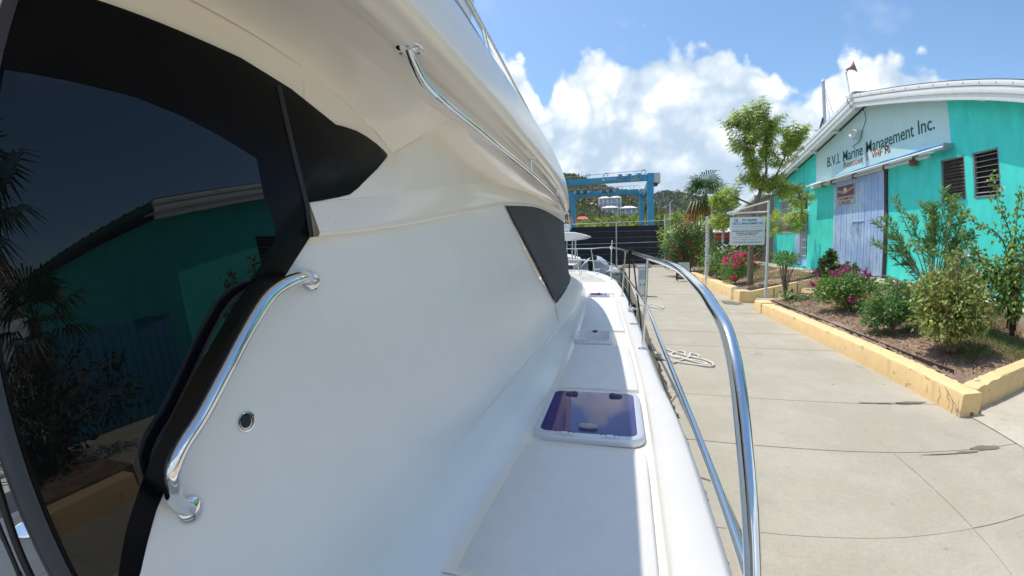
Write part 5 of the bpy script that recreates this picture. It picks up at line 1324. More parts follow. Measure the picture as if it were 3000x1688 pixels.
fan_palm('fan_palm', 'fan palm with browned lower fronds behind the marker post', (4.75, 20.6, .3), 3.95, (-.35, 0), 24, 1.2, .95, 8)
fan_palm('fan_palm', 'palm mirrored in the dark glass, by the near corner of the workshop', (7.4, 1.5, 0), 4.2, (.1, -.2), 18, 1.5, .8, 3)
fan_palm('fan_palm', 'shorter palm mirrored in the dark glass beside the blue fence', (6.9, 2.35, .3), 2.0, (0, 0), 14, 1.05, .8, 1, .12)
bush('dark_shrub', 'dark shrub by the near corner of the workshop, mirrored in the glass', (5.4, 1.6, .3), [(5.4, 1.6, .9, .7, .8, .6), (6.2, 2.1, 1.1, .7, .7, .7), (5.2, .6, .8, .7, .8, .55), (6.4, 3.2, .9, .6, .5, .5)], 2000, .12, .06, L_dark)
bf = thing('blue_fence', 'blue board fence at the near corner of the workshop, mirrored in the glass', 'fence', (8.3, 3.4, 0))
for k in range(16): box('board', (8.30, 2.5 + .19 * k, .05), (8.33, 2.68 + .19 * k, 2.1 + .02 * rng.normal()), mat('blue_board', (.05, .25, .42), rough=.7, var=.1), bf, .004)
for z in (.5, 1.7): box('rail', (8.331, 2.5, z), (8.38, 5.5, z + .08), M_bark, bf)

wall_along('planter_wall', 'yellow planter wall mirrored low in the dark saloon glass', (3.95, -3.2), (3.95, 2.15), 0.30, 0.275, side=-1)
tag(box('garden_soil', (4.25, -3.2, 0), (8.2, 2.3, .3), M_soil), kind='structure')
# bushes beyond the steps
bush('pink_bush', 'bush covered in pink flowers behind the tree trunk', (4.5, 15.7, .4), [(4.4, 15.6, .95, .55, .6, .42), (4.9, 15.6, 1.0, .42, .5, .4), (4.35, 15.5, .65, .4, .5, .3)], 1500, .08, .045, L_boug, 0,
     [(L_pink, [(4.05, 15.3, 1.22, .12), (4.3, 15.3, 1.33, .16), (4.5, 15.3, 1.42, .14), (4.75, 15.4, 1.4, .1), (5.05, 15.4, 1.3, .12), (5.12, 15.4, 1.05, .09), (4.35, 15.15, 1.1, .12), (4.3, 15.1, .6, .07), (4.6, 15.2, 1.2, .1)], 34, .055, 'flowers')])
bush('white_flower_bush', 'bush with white and pale pink blossom between marker post and pink bush', (4.2, 18.2, .4), [(4.2, 18.2, 1.1, .6, .7, .6), (4.9, 18.0, 1.2, .7, .7, .6), (4.4, 17.6, .8, .5, .5, .4)], 1700, .10, .05, L_boug, 0,
     [(L_wht, [(4.05, 17.6, 1.25, .2), (4.5, 17.5, 1.65, .18), (4.9, 17.4, 1.7, .18), (3.9, 17.6, .95, .12)], 16, .06, 'blossom')])
bush('red_flower_bush', 'big dense bush with scattered red flowers left of the marker post', (3.7, 23.2, .3), [(3.75, 22.8, 1.6, 1.0, 1.0, 1.2), (3.2, 23.2, 1.3, .8, 1.0, .9), (4.2, 22.6, 2.5, .8, .8, .7), (3.6, 22.4, 2.9, .6, .6, .4), (4.6, 22, 1.5, .8, .8, 1.0)], 5200, .13, .06, leafmat('bush_leaf', (.085, .165, .045), .45), 0,
     [(L_red, [(3.05, 22.3, 1.6, .25), (3.5, 21.9, 1.3, .3), (2.9, 22.4, 1.0, .3), (4.0, 21.9, 1.9, .3), (4.4, 21.6, 1.4, .3)], 9, .07, 'flowers')])
bush('yellow_bush', 'yellow green bush rising behind the fence corner', (4.9, 27.5, .3), [(4.6, 27.5, 2.9, .9, .9, .8), (5.6, 27, 2.4, 1.0, 1.0, 1.2), (3.8, 28, 2.2, .8, .8, 1.0)], 2600, .20, .07, L_tree, 0)
bush('dark_bush', 'dark leafy bush in front of the red house', (6.3, 21.0, .4), [(6.2, 20.8, 1.5, .9, .9, .9), (5.5, 20.6, 1.1, .7, .7, .7), (7.0, 21.5, 1.6, .7, .7, .8)], 2200, .14, .06, L_dark, 0)

# ================================================================== quay furniture
sg = thing('hanging_sign', 'white hanging signboard with teal lettering on a bracket post', 'sign', (4.38, 12.2, .3))
SY = 12.2
tube('post', [(4.38, SY, .28), (4.40, SY, 3.08)], .038, mat('pale_blue_steel', (.62, .68, .70), rough=.4, metal=.3), sg, 14)
tube('arm', [(4.39, SY, 2.76), (3.24, SY, 2.73)], .024, M_white, sg, 10)
tube('brace', [(4.40, SY, 3.06), (3.24, SY, 2.745)], .020, M_white, sg, 10)
brd = prism('board', [(x, SY - .015, z) for x, z in rrect(3.33, 1.81, 4.30, 2.62, .03)], (0, .03, 0), mat('sign_white', (.74, .75, .76), rough=.35), sg, .003)
for x in (3.55, 4.08): tube('hook', [(x, SY, 2.73), (x, SY, 2.60)], .006, M_steel, sg, 6)
M_st = mat('sign_teal', (.02, .25, .27), rough=.5); M_sd = mat('sign_dark', (.05, .07, .10), rough=.5); M_sgy = mat('sign_grey', (.30, .31, .33), rough=.5)
def stext(s, x, z, h, w, m, bold=.01, nm='lettering'): return text_obj(nm, s, (x, SY - .0165, z), (1, 0, 0), (0, 0, 1), h, m, brd, width=w, extrude=.001, bold=bold)
stext('B.V.I. MARINE', 3.665, 2.50, .062, .41, M_st, .03); stext('MANAGEMENT INC.', 3.665, 2.405, .062, .60, M_st, .03)
stext('Sales Service & Installation of Marine Equipment', 3.385, 2.335, .030, .88, M_sgy, 0); stext('and Repairs', 3.385, 2.262, .030, .2, M_sgy, 0)
boxes('rule', [((3.66, SY - .0175, 2.268), (4.22, SY - .0162, 2.274))], M_sgy, brd)
stext('-PERSONALIZED BOAT MANAGEMENT', 3.385, 2.195, .036, .86, M_sd, .02); stext('-WELDING & FABRICATION', 3.48, 2.140, .034, .64, M_sd, .02); stext('-CHASE BOAT SERVICE', 3.51, 2.090, .034, .54, M_sd, .02)
stext('Authorized agent and dealer for Marine Engines', 3.385, 2.020, .032, .86, M_sgy, 0); stext('Generators, Refrigerators & Batteries', 3.43, 1.955, .032, .66, M_sgy, 0)
stext('Tel: 494-2938/ 2382  Home 495-2160  Ch 16', 3.40, 1.865, .050, .83, M_st, .012)
for lo, hi, m_ in (((3.40, 2.40), (3.50, 2.47), 0), ((3.52, 2.40), (3.63, 2.47), 0), ((3.45, 2.485), (3.55, 2.575), 0)):
    (x0, z0), (x1, z1) = lo, hi
    boxes('emblem', [((x0, SY - .0172, z0), (x1, SY - .0162, z0 + .013)), ((x0, SY - .0172, z0 + .0135), (x0 + .013, SY - .0162, z1)), ((x1 - .013, SY - .0172, z0 + .0135), (x1, SY - .0162, z1)), ((x0 + .0135, SY - .0172, z1 - .008), (x1 - .0135, SY - .0162, z1))], M_st, brd)
for bx_ in [((3.43, SY - .0171, 2.425), (3.47, SY - .0163, 2.445)), ((3.55, SY - .0171, 2.43), (3.60, SY - .0163, 2.44)), ((3.48, SY - .0171, 2.51), (3.52, SY - .0163, 2.55))]: box('emblem', *bx_, M_sd, brd)

mp = thing('marker_post', 'white post hung with a ladder of small white name tags', 'post', (3.85, 17.6, 0))
tube('post', [(3.84, 17.6, 0), (3.88, 17.6, 3.0)], .05, M_white, mp, 10)
for k in range(17):
    z = 2.9 - .145 * k; w = .062 + .025 * rng.random(); dx = .012 * rng.normal()
    tg = box('name_tag', (3.865 + dx - w, 17.50, z - .055), (3.865 + dx + w, 17.52, z + .055), M_white, mp, .004, M=Matrix.Translation((3.86, 17.5, z)) @ Matrix.Rotation(.05 * rng.normal(), 4, 'Y') @ Matrix.Translation((-3.86, -17.5, -z)))
    boxes('tag_mark', [((3.865 + dx - w * .6, 17.4965, z - .012), (3.865 + dx + w * .5, 17.4995, z + .014))], M_sgy, tg)

af = thing('a_frame_sign', 'small black framed sandwich board standing on the quay before the bushes', 'sign', (3.35, 20.0, 0))
for s, yy in ((1, 19.85), (-1, 20.35)):
    Mx = Matrix.Translation((3.33, 20.1, 1.0)) @ Matrix.Rotation(.24 * s, 4, 'X') @ Matrix.Translation((-3.33, -20.1, -1.0))
    f_ = boxes('frame', [((3.00, 20.08, .02), (3.045, 20.11, 1.0)), ((3.615, 20.08, .02), (3.66, 20.11, 1.0)), ((3.0451, 20.08, .955), (3.6149, 20.11, 1.0)), ((3.0451, 20.08, .30), (3.6149, 20.11, .345)), ((3.0451, 20.08, .10), (3.6149, 20.11, .14))], mat('black_wood', (.02, .02, .022), rough=.6), af)
    f_.data.transform(Mx)
    p_ = box('panel', (3.05, 20.09, .35), (3.61, 20.10, .95), mat('pale_board', (.58, .56, .50), rough=.6, var=.08), af); p_.data.transform(Mx)
    if s == 1:
        for txt, z, x, w in (('the dock', .70, 3.16, .36), ('wood shop', .53, 3.10, .46)):
            l_ = text_obj('lettering', txt, (x, 20.088, z), (1, 0, 0), (0, 0, 1), .085, M_sd, p_, width=w, extrude=.001); l_.data.transform(Mx)

pd = thing('power_pedestal', 'white dock power pedestal standing at the quay edge behind the black cords', 'pedestal', (.92, 14.5, 0))
box('cabinet', (.80, 14.4, .02), (1.12, 14.62, 1.02), M_white, pd, .02)
box('hood', (.78, 14.37, 1.021), (1.14, 14.65, 1.10), mat('grey_hood', (.5, .55, .58), rough=.4), pd, .02)
box('outlet_panel', (.84, 14.385, .62), (1.08, 14.399, .95), mat('blue_grey_panel', (.42, .48, .55), rough=.35), pd, .004)
for k in range(2): lathe('socket', [(.035, 0), (.035, .02), (.02, .022), (0, .018)], frame_M((.90 + .12 * k, 14.399, .42), (0, -1, 0)), M_grey, pd, 14)
box('base_plate', (.76, 14.36, 0.004), (1.16, 14.66, .0199), M_concd, pd)
for k, (x, y) in enumerate(((.9, 31.2), (1.7, 31.5), (2.4, 31.4))):
    b_ = thing('concrete_kerb_block', ('leftmost', 'middle', 'right hand')[k] + ' low concrete block at the far end of the quay', 'kerb block', (x, y, 0), 'blocks at the far end of the quay')
    box('block', (x - .36, y, 0.002), (x + .36, y + .3, .3), M_conc, b_, .03)

# screened fence across the end of the quay
fn = thing('screened_fence', 'tall fence hung with black mesh across the end of the quay', 'fence', (0, 33.5, 0))
M_mesh = mat('black_mesh', (0.022, 0.023, 0.027), rough=0.85, var=0.2, vscale=2)
FY = 33.5
posts = [-8.2, -4.1, .09, 4.02]
for a, b_ in zip(posts, posts[1:]):
    n = 16; zs = [.12, .55, 1.05, 1.55, 1.98, 2.45, 2.95, 3.42]
    for zi, (z0, z1) in enumerate(zip(zs, zs[1:])):
        rows = [[(a + .06 + (b_ - a - .12) * i / n, FY + .02 * math.sin(i * 1.1 + zi) + .03 * rng.normal() * .3, z) for i in range(n + 1)] for z in (z0 + .002, (z0 + z1) / 2, z1 - .002 - (.03 * rng.random() if zi == 6 else 0))]
        rows[1] = [(x, y - .03, z) for x, y, z in rows[1]]
        loft('mesh_panel', rows, M_mesh, fn, flip=True)
for x in posts: tube('post', [(x, FY - .05, 0), (x, FY - .05, 3.75 if x < 4 else 4.2)], .05, M_steel, fn, 10)
for z in (3.72, 1.98): tube('rail', [(-8.2, FY - .06, z - .15), (4.02, FY - .06, z + .05)], .025, M_steel, fn, 8)
for z in (.56, 1.06, 1.56, 2.46, 2.96): tube('wire', [(-8.2, FY - .045, z - .02), (4.02, FY - .045, z)], .004, M_steel, fn, 5)
loft('mesh_panel', [[(4.1, FY, z), (4.35, FY + 1.5, z), (4.7, FY + 3.4, z)] for z in (.12, 1.8, 3.4)], mat('grey_mesh', (.12, .12, .125), rough=.9), fn)
tube('post', [(4.45, FY + .1, 0), (4.47, FY + .1, 5.2)], .045, M_steel, fn, 8)
tube('rail', [(4.02, FY - .05, 3.75), (4.46, FY + .1, 3.95)], .025, M_steel, fn, 8)

# travelling boat hoist
M_blue = mat('hoist_blue', (0.035, 0.26, 0.42), rough=0.5, var=0.1, vscale=1.5, color2=(.07, .28, .42), c2scale=.7)
M_blue2 = mat('hoist_light_panel', (0.22, 0.36, 0.40), rough=0.5, var=0.1)
ho = thing('boat_hoist', 'big blue travelling boat hoist standing behind the fence', 'boat hoist', (-1, 49, 0))
box('leg', (3.57, 44.7, 0), (4.24, 45.4, 9.62), M_blue, ho, .03); box('leg', (3.1, 52.7, 0), (3.76, 53.3, 8.5), M_blue, ho, .03)
box('leg', (-5.86, 52.7, 0), (-5.26, 53.3, 8.5), M_blue, ho, .03); box('leg', (-6.9, 44.7, 0), (-6.3, 45.3, 9.2), M_blue, ho, .03)
prism('front_beam', [(-6.9, 44.75, 8.62), (3.56, 44.75, 8.83), (3.56, 44.75, 9.50), (-6.9, 44.75, 9.26)], (0, .55, 0), M_blue, ho, .02)
prism('rear_beam', [(-6.2, 52.75, 8.25), (3.09, 52.75, 8.38), (3.09, 52.75, 9.0), (-6.2, 52.75, 8.92)], (0, .5, 0), M_blue, ho, .02)
prism('haunch', [(2.4, 52.80, 8.374), (3.095, 52.80, 8.374), (3.095, 52.80, 7.75)], (0, .4, 0), M_blue, ho); prism('haunch', [(-5.255, 52.80, 8.25), (-4.7, 52.80, 8.25), (-5.255, 52.80, 7.8)], (0, .4, 0), M_blue, ho)
prism('side_beam', [(3.60, 45.41, 8.0), (3.60, 52.69, 7.9), (3.60, 52.69, 8.5), (3.60, 45.41, 8.9)], (.5, 0, 0), M_blue, ho)
prism('light_panel', [(1.6, 44.745, 8.80), (2.7, 44.745, 8.82), (3.0, 44.745, 9.3), (2.3, 44.745, 9.42)], (0, -.02, 0), M_blue2, ho)
box('winch_house', (4.25, 44.8, 8.55), (4.96, 46.0, 9.62), mat('grey_cabinet', (.50, .48, .46), rough=.6, var=.1), ho, .03)
box('winch_deck', (4.25, 44.7, 8.30), (4.7, 46.1, 8.45), M_dkwood, ho)
lathe('sheave', [(.35, 0), (.38, .04), (.33, .08), (.33, .16), (.38, .2), (.35, .24), (0, .24)], frame_M((3.45, 52.6, 8.62), (0, -1, 0)), mat('pale_sheave', (.30, .34, .37), rough=.5), ho, 24)
for x in (-6.3, -5.5): lathe('sheave', [(.22, 0), (.24, .1), (0, .1)], frame_M((x, 44.7, 9.1), (0, -1, 0)), M_blue, ho, 16)
for x in (.65, 1.65, 2.65):
    box('trolley', (x - .22, 44.55, 9.15), (x + .22, 44.74, 9.62), M_blue, ho, .03)
    tube('hook', [(x - .22, 44.5, 9.2), (x - .18, 44.5, 9.02), (x + .05, 44.5, 8.95), (x + .22, 44.5, 9.1), (x + .2, 44.5, 9.3)], .05, mat('pale_sheave', (.55, .55, .54)), ho, 8, 4)
for x0 in (-4.3, -.9):
    box('carriage', (x0 - .8, 52.5, 8.75), (x0 + .8, 52.73, 9.1), mat('hoist_dark', (.02, .10, .18), rough=.5), ho, .04)
    for dx in (-.9, 0, .9): lathe('wheel', [(.20, 0), (.22, .1), (.1, .14), (0, .14)], frame_M((x0 + dx, 52.48, 8.85), (0, -1, 0)), mat('pale_sheave', (.55, .55, .54)), ho, 14)
for q_ in [[(-6.9, 45.0, 9.62), (3.5, 45.0, 9.98)], [(-6.2, 53, 9.3), (3.1, 53, 9.5)]] + [[(x, 45.0, 9.3 + .02 * x), (x, 45.0, 9.78 + .035 * x)] for x in (-5, -3, -1.2, 1.3, 2.3)] + [[(x, 53, 9.0), (x, 53, 9.42)] for x in (-3, -1, 1, 2.5)]: tube('handrail', q_, .03, M_grey, ho, 6)
for x in (-1.2, -.7, -.25, .2, .42, 1.85, 3.0): tube('cable', [(x, 49, 8.9), (x, 49, 3.0)], .02, M_grey, ho, 5)
for x in (-3.2, -1.2, 2.9): tube('hose', [(x, 44.9, 9.5), (x + .25, 44.9, 10.05 if x > 2 else 9.85), (x + .55, 44.9, 9.75), (x + .3, 44.9, 9.5)], .03, M_black, ho, 6, 5)
mesh('emblem', [(-1.35, 44.74, 9.02), (-1.2, 44.74, 9.02), (-1.30, 44.74, 9.30)], [(0, 1, 2)], M_white, ho); mesh('emblem', [(-1.18, 44.74, 9.03), (-1.0, 44.74, 9.06), (-1.2, 44.74, 9.28)], [(0, 1, 2)], M_white, ho)
text_obj('lettering', 'Nanny Cay', (-.85, 44.74, 9.10), (1, 0, .02), (0, 0, 1), .15, M_white, ho, width=1.1, extrude=.004, shear=.25)

# neighbouring boat with white hardtop, and an inflatable dinghy
nb = thing('neighbour_boat', 'white powerboat with hardtop on stainless legs ahead of the yacht bow', 'boat', (-3.4, 21, -.6))
NY = 20.0
rows = []
for y, hw, zz in ((17.2, 1.45, 1.0), (18.5, 1.55, 1.02), (20, 1.6, 1.1), (21.8, 1.35, 1.2), (23.2, .7, 1.32), (23.9, .05, 1.4)):
    rows.append([(-3.3 - hw, y, zz), (-3.3 - hw * .95, y, zz * .4), (-3.3 - hw * .7, y, -.5), (-3.3, y, -.7), (-3.3 + hw * .7, y, -.5), (-3.3 + hw * .95, y, zz * .4), (-3.3 + hw, y, zz)])
loft('hull', rows, M_gel, nb); loft('deck', [[r_[0], (-3.3, r_[0][1], r_[0][2] + .05), r_[-1]] for r_ in rows], M_gel, nb)
prism('console', [(-4.1, 19.6, 1.0), (-2.5, 19.6, 1.0), (-2.6, 19.6, 1.7), (-4.0, 19.6, 1.7)], (0, 1.2, 0), M_gel, nb, .05)
ht = [(-4.9, 2.30), (-4.8, 2.42), (-3.5, 2.55), (-1.9, 2.50), (-1.35, 2.36), (-1.25, 2.28), (-1.5, 2.20), (-2.2, 2.12), (-4.5, 2.10), (-4.9, 2.2)]
prism('hardtop', [(x, 18.6, z) for x, z in ht], (0, 2.6, 0), M_gel, nb, .05, 3)
prism('windshield', [(-3.9, 19.0, 2.57), (-2.35, 19.0, 2.55), (-2.2, 19.0, 2.80), (-2.35, 19.0, 2.92), (-3.9, 19.0, 2.95)], (0, 1.2, 0), mat('pale_visor', (.62, .66, .70), rough=.25), nb, .04)
for x, y in ((-2.55, 18.7), (-2.1, 19.0), (-1.92, 18.7), (-3.6, 18.8)): tube('leg', [(x, y, .9), (x + .05, y, 2.2)], .035, M_steel, nb, 8)
tubes('upper_rail', [[(-4.8, 19.2, 3.42), (-2.2, 19.2, 3.45)], [(-4.8, 19.2, 3.25), (-2.5, 19.2, 3.25)], [(-2.9, 19.2, 2.9), (-2.9, 19.2, 3.44)], [(-2.2, 19.2, 2.8), (-2.25, 19.2, 3.44)]], .02, M_white, nb, 6)
box('blue_cushion', (-4.6, 19.3, 2.96), (-2.45, 19.8, 3.22), mat('navy_canvas', (.02, .04, .22), rough=.7), nb, .05)
mesh('flag', [(-2.15, 19.2, 3.35), (-2.02, 19.2, 3.1), (-2.06, 19.22, 2.88), (-2.2, 19.2, 2.95)], [(0, 1, 2, 3)], mat('faded_flag', (.55, .22, .24), rough=.8), nb)
tubes('guard_rail', [[(-3.8, 16.6, 1.55), (-1.9, 16.7, 1.35)], [(-3.0, 16.6, 1.5), (-2.2, 16.7, .95)]], .025, M_chrome, nb, 8)
box('gunwale_rail', (-4.5, 16.9, 1.18), (-1.25, 17.0, 1.27), M_gel, nb, .03)
dg = thing('dinghy', 'grey inflatable dinghy with black outboard beside the quay end', 'dinghy', (-1.0, 22.3, -.5))
M_rib = mat('grey_hypalon', (.46, .50, .54), rough=.5, var=.05)
dpts = [(-2.1, 21.4, .15), (-2.1, 23.0, .2), (-1.9, 24.6, .35), (-1.25, 25.3, .5), (-.55, 24.6, .35), (-.35, 23.0, .2), (-.35, 21.4, .15)]
tube('tube', dpts, .30, M_rib, dg, 16, 5)
prism('transom', [(-1.95, 21.7, -.1), (-.5, 21.7, -.1), (-.5, 21.7, .55), (-1.95, 21.7, .55)], (0, .08, 0), M_rib, dg, .02)
sh = prism('canvas_cover', [(-2.15, 22.0, .35), (-.3, 22.0, .35), (-.5, 22.0, .75), (-.9, 22.0, 1.05), (-1.3, 22.0, 1.15), (-1.8, 22.0, .85)], (0, 2.2, .1), mat('grey_cover', (.42, .47, .53), rough=.7, var=.08, bump=.3, bscale=8), dg, .08, 3)
ob = prism('outboard', [(-1.48, 21.1, 1.0), (-1.25, 21.1, 1.32), (-1.02, 21.1, 1.30), (-.98, 21.1, 1.12), (-1.18, 21.1, .95), (-1.25, 21.1, .45), (-1.42, 21.1, .45)], (0, .35, 0), mat('black_cowl', (.015, .017, .02), rough=.3), dg, .03, 3)
box('outboard_leg', (-1.36, 21.15, -.4), (-1.24, 21.4, .449), mat('black_cowl', (.015, .017, .02)), dg, .02)
box('fuel_tank', (-1.1, 21.45, .35), (-.85, 21.68, .55), M_white, dg, .03)
# wooden finger pier behind the dinghy
pr = thing('finger_pier', 'short grey timber pier alongside the dinghy', 'pier', (-1, 27, 0))
for k in range(14): box('plank', (-3.2, 26.6 + .22 * k, -.02), (.68, 26.79 + .22 * k, .03), mat('grey_timber', (.32, .29, .26), rough=.9, var=.2, vscale=5), pr, .006)
for x in (-3.0, -1.2, .4): tube('pile', [(x, 26.5, -1.5), (x, 26.5, .35)], .13, mat('grey_timber', (.32, .29, .26)), pr, 12)
for q_ in ([(-3.2, 26.7, -.12), (.68, 26.7, -.12)], [(-3.2, 29.5, -.12), (.68, 29.5, -.12)]): tube('beam', q_, .08, mat('grey_timber', (.32, .29, .26)), pr, 6)
fd = thing('tyre_fender', 'black round fender hanging at the quay edge by the bow', 'fender', (.55, 12.6, -.2))
lathe('fender', [(.02, -.28), (.12, -.22), (.14, 0), (.12, .22), (.03, .28)], Matrix.Translation((.52, 12.6, -.25)), M_black, fd, 16)
tube('line', [(.52, 12.6, .02), (.2, 12.4, .6), (-.3, 12.2, 1.0)], .01, M_brope, fd, 6)

# ================================================================== red house, mast
rh = thing('red_house', 'red walled house with white hipped roof behind the garden bushes', 'house', (9, 36, 0))
M_rw = mat('red_wall', (.42, .10, .07), rough=.85, var=.1, vscale=2)
box('wall', (5.6, 34.5, 0), (14, 40, 2.75), M_rw, rh)
for x0, x1, zt in ((4.6, 10.3, 3.75), (9.2, 14.8, 3.65)):
    v = [(x0, 33.9, 2.72), (x1, 33.9, 2.72), (x1, 40.6, 2.72), (x0, 40.6, 2.72), (x0 + 1.6, 36.4, zt), (x1 - 1.6, 36.4, zt), (x1 - 1.6, 38, zt), (x0 + 1.6, 38, zt)]
    dz = .0 if x0 < 5 else .012
    mesh('roof', [(a, b_, c + dz) for a, b_, c in v], [(0, 1, 5, 4), (1, 2, 6, 5), (2, 3, 7, 6), (3, 0, 4, 7), (4, 5, 6, 7), (3, 2, 1, 0)], mat('white_roof', (.80, .80, .79), rough=.5, var=.04), rh)
for x in (6.6, 8.4, 11.2):
    w = box('window', (x, 34.45, 1.1), (x + .9, 34.49, 2.1), M_dk, rh)
    for dx in (0, .44, .88): box('frame', (x + dx - .02, 34.42, 1.08), (x + dx + .02, 34.449, 2.12), M_white, w)
    for k in range(5): box('slat', (x + .03, 34.43, 1.18 + .2 * k), (x + .87, 34.447, 1.22 + .2 * k), M_grey, w)
for k in range(9): box('board', (5.6 + .01, 34.492, .3 + .27 * k), (14, 34.499, .32 + .27 * k), mat('dark_red', (.25, .06, .05), rough=.9), rh)
ms = thing('sailboat_mast', 'tall sailing boat mast with rigging rising behind the workshop roof', 'mast', (23, 44, 0))
mx, my = 21.6, 44.0
tube('mast', [(mx - .2, my, 0), (mx, my, 18.2)], .16, mat('pale_alloy', (.52, .55, .58), rough=.4, metal=.4), ms, 12)
for z in (10.2, 13.2): tube('spreader', [(mx - 1.1, my, z), (mx + 1.1, my, z + .15)], .05, M_steel, ms, 6)
tubes('stay', [[(mx, my, 18.1), (mx + 3.6, my, 5)], [(mx, my, 18.1), (mx + 1.1, my, 10.2), (mx + .8, my, 3)], [(mx, my, 15), (mx - 1.1, my, 10.2)]], .022, M_grey, ms, 4)
tube('furled_sail', [(mx - .2, my, 14.5), (mx - 3.2, my, 5.0)], .10, mat('furled_dark', (.08, .10, .13), rough=.8), ms, 8)
lathe('masthead', [(.2, 0), (.2, .12), (.05, .3), (.03, .5)], Matrix.Translation((mx, my, 18.2)), M_white, ms, 10)

# ================================================================== hills, villas, scrub
crest = [(-40, 9.0), (-20, 9.5), (-12, 9.8), (-7.4, 9.75), (-6.0, 9.7), (-4.3, 9.0), (-2.7, 8.2), (0, 7.4), (1.9, 6.9), (3.5, 6.2), (4.7, 5.5), (6.5, 4.0), (9, 2.6), (13, 1.6), (20, 1.0), (40, .6)]
S_r = [(85, .0), (110, .06), (140, .15), (170, .285), (200, .40), (222, .58), (245, .80), (270, 1.0), (300, .95), (340, .7)]
def hill_z(az, r):
    e = np.interp(np.degrees(az), [c[0] for c in crest], [c[1] for c in crest])
    return np.interp(r, [s[0] for s in S_r], [s[1] for s in S_r]) * (270 * np.tan(np.radians(e)) + 1.9)
M_hill = mat('hill_scrub', (0.29, 0.235, 0.16), rough=1.0, var=0.35, vscale=.12, color2=(0.13, 0.14, 0.075), c2scale=.045, c2lo=.42, c2hi=.58)  # dry scrub tones, muted to carry the distance haze in the colour
azs = np.radians(np.linspace(-38, 38, 150)); rs = np.linspace(85, 340, 60)
A, Rr = np.meshgrid(azs, rs); Z = hill_z(A, Rr) + np.where(Rr > 100, 1.4 * rng.normal(size=A.shape), 0) * .5
V = np.stack([Rr * np.sin(A), Rr * np.cos(A), Z - .1], -1).reshape(-1, 3); nc = len(azs)
F = [(j * nc + i, j * nc + i + 1, (j + 1) * nc + i + 1, (j + 1) * nc + i) for j in range(len(rs) - 1) for i in range(nc - 1)]
tag(fast_mesh('hill', V, np.array(F), M_hill, None, True), kind='structure')
fc = [(-60, 3), (0, 4.5), (3, 5.6), (4.6, 6.1), (5.6, 6.55), (7.05, 6.85), (8.8, 6.6), (10.6, 6.05), (12.1, 5.65), (13.6, 5.25), (17.2, 4.4), (25, 3.4), (40, 2.2), (60, 1.2)]
azs = np.radians(np.linspace(-50, 60, 260)); rs = np.linspace(420, 1150, 50); A, Rr = np.meshgrid(azs, rs)
e = np.interp(np.degrees(A), [c[0] for c in fc], [c[1] for c in fc]); t = np.clip((Rr - 420) / 520, 0, 1); t = t * t * (3 - 2 * t)
t = np.where(Rr > 940, 1 - ((Rr - 940) / 300) ** 2, t)
Z = t * 940 * np.tan(np.radians(e)) + (6 * np.sin(A * 60 + Rr * .02) + 4 * np.sin(A * 131 - Rr * .013) + 1.6 * rng.normal(size=A.shape)) * t * (Rr < 930)
V = np.stack([Rr * np.sin(A), Rr * np.cos(A), Z - 1], -1).reshape(-1, 3); nc = len(azs)
F = [(j * nc + i, j * nc + i + 1, (j + 1) * nc + i + 1, (j + 1) * nc + i) for j in range(len(rs) - 1) for i in range(nc - 1)]
M_far = mat('far_hill_scrub', (0.20, 0.22, 0.17), rough=1.0, var=0.3, vscale=.03, color2=(0.21, 0.19, 0.145), c2scale=.012, c2lo=.45, c2hi=.6)  # greyed scrub colour stands in for haze over the far hill
tag(fast_mesh('far_hill', V, np.array(F), M_far, None, True), kind='structure')

# scrub over the near hill: clumps of leaf faces, many thousands
def clumps(name, label, pts, sizes, m, per=14):
    n = len(pts); c = np.repeat(pts, per, 0); s = np.repeat(sizes, per)
    d = rand_dirs(n * per); d[:, 2] = np.abs(d[:, 2])
    P = c + d * (s * .55 * (.5 + .5 * rng.random(n * per)))[:, None]
    V, F = leaf_arrays(P, d + .8 * rand_dirs(n * per), rand_dirs(n * per), s * .75, s * .5, fold=.2)
    return tag(fast_mesh(name, V, F, m), label, 'scrub', kind='stuff')
def hill_pts(n, r0, r1, a0, a1):
    a = np.radians(rng.uniform(a0, a1, n)); r_ = np.sqrt(rng.uniform(r0 ** 2, r1 ** 2, n)); return np.stack([r_ * np.sin(a), r_ * np.cos(a), hill_z(a, r_)], 1)
villas = [(-4.6, 218), (-2.5, 198), (6.9, 199), (-3.0, 172)]
def clear(p): return p[~np.any([(np.abs(p[:, 0] - x) < 10) & (p[:, 1] > y - 7) & (p[:, 1] < y + 2) & (p[:, 2] > 1.9 + (y) * .0) & (np.abs(p[:, 0] - x) < 8.5) for x, y in villas], axis=0)]
p = clear(hill_pts(6500, 105, 285, -12, 14)); clumps('scrub', 'brown and olive scrub covering the near hillside', p, rng.uniform(1.6, 3.4, len(p)), leafmat('scrub_leaf', (.26, .225, .14), .5, .8, .15), 12)  # leaf colour lightened and desaturated for haze
p = clear(hill_pts(2600, 95, 285, -12, 14)); clumps('scrub', 'greener bushes among the hillside scrub', p, rng.uniform(1.8, 4.0, len(p)), leafmat('scrub_green', (.15, .185, .085), .5, .7, .2), 14)  # green likewise dulled to paint in the haze
p = np.stack([rng.uniform(-14, 22, 420), rng.uniform(62, 92, 420), np.zeros(420)], 1); p[:, 2] = 2.2 + 4.6 * rng.random(420) * np.clip((p[:, 1] - 55) / 30, 0, 1)
clumps('scrub', 'bright green bushes and young palms just behind the fence', p, rng.uniform(1.2, 2.4, 420), leafmat('young_leaf', (.27, .32, .08), .5, .6, .3), 22)
p = np.stack([rng.uniform(6, 60, 700), rng.uniform(48, 90, 700), np.zeros(700)], 1); p[:, 2] = .3 + 2.2 * rng.random(700)
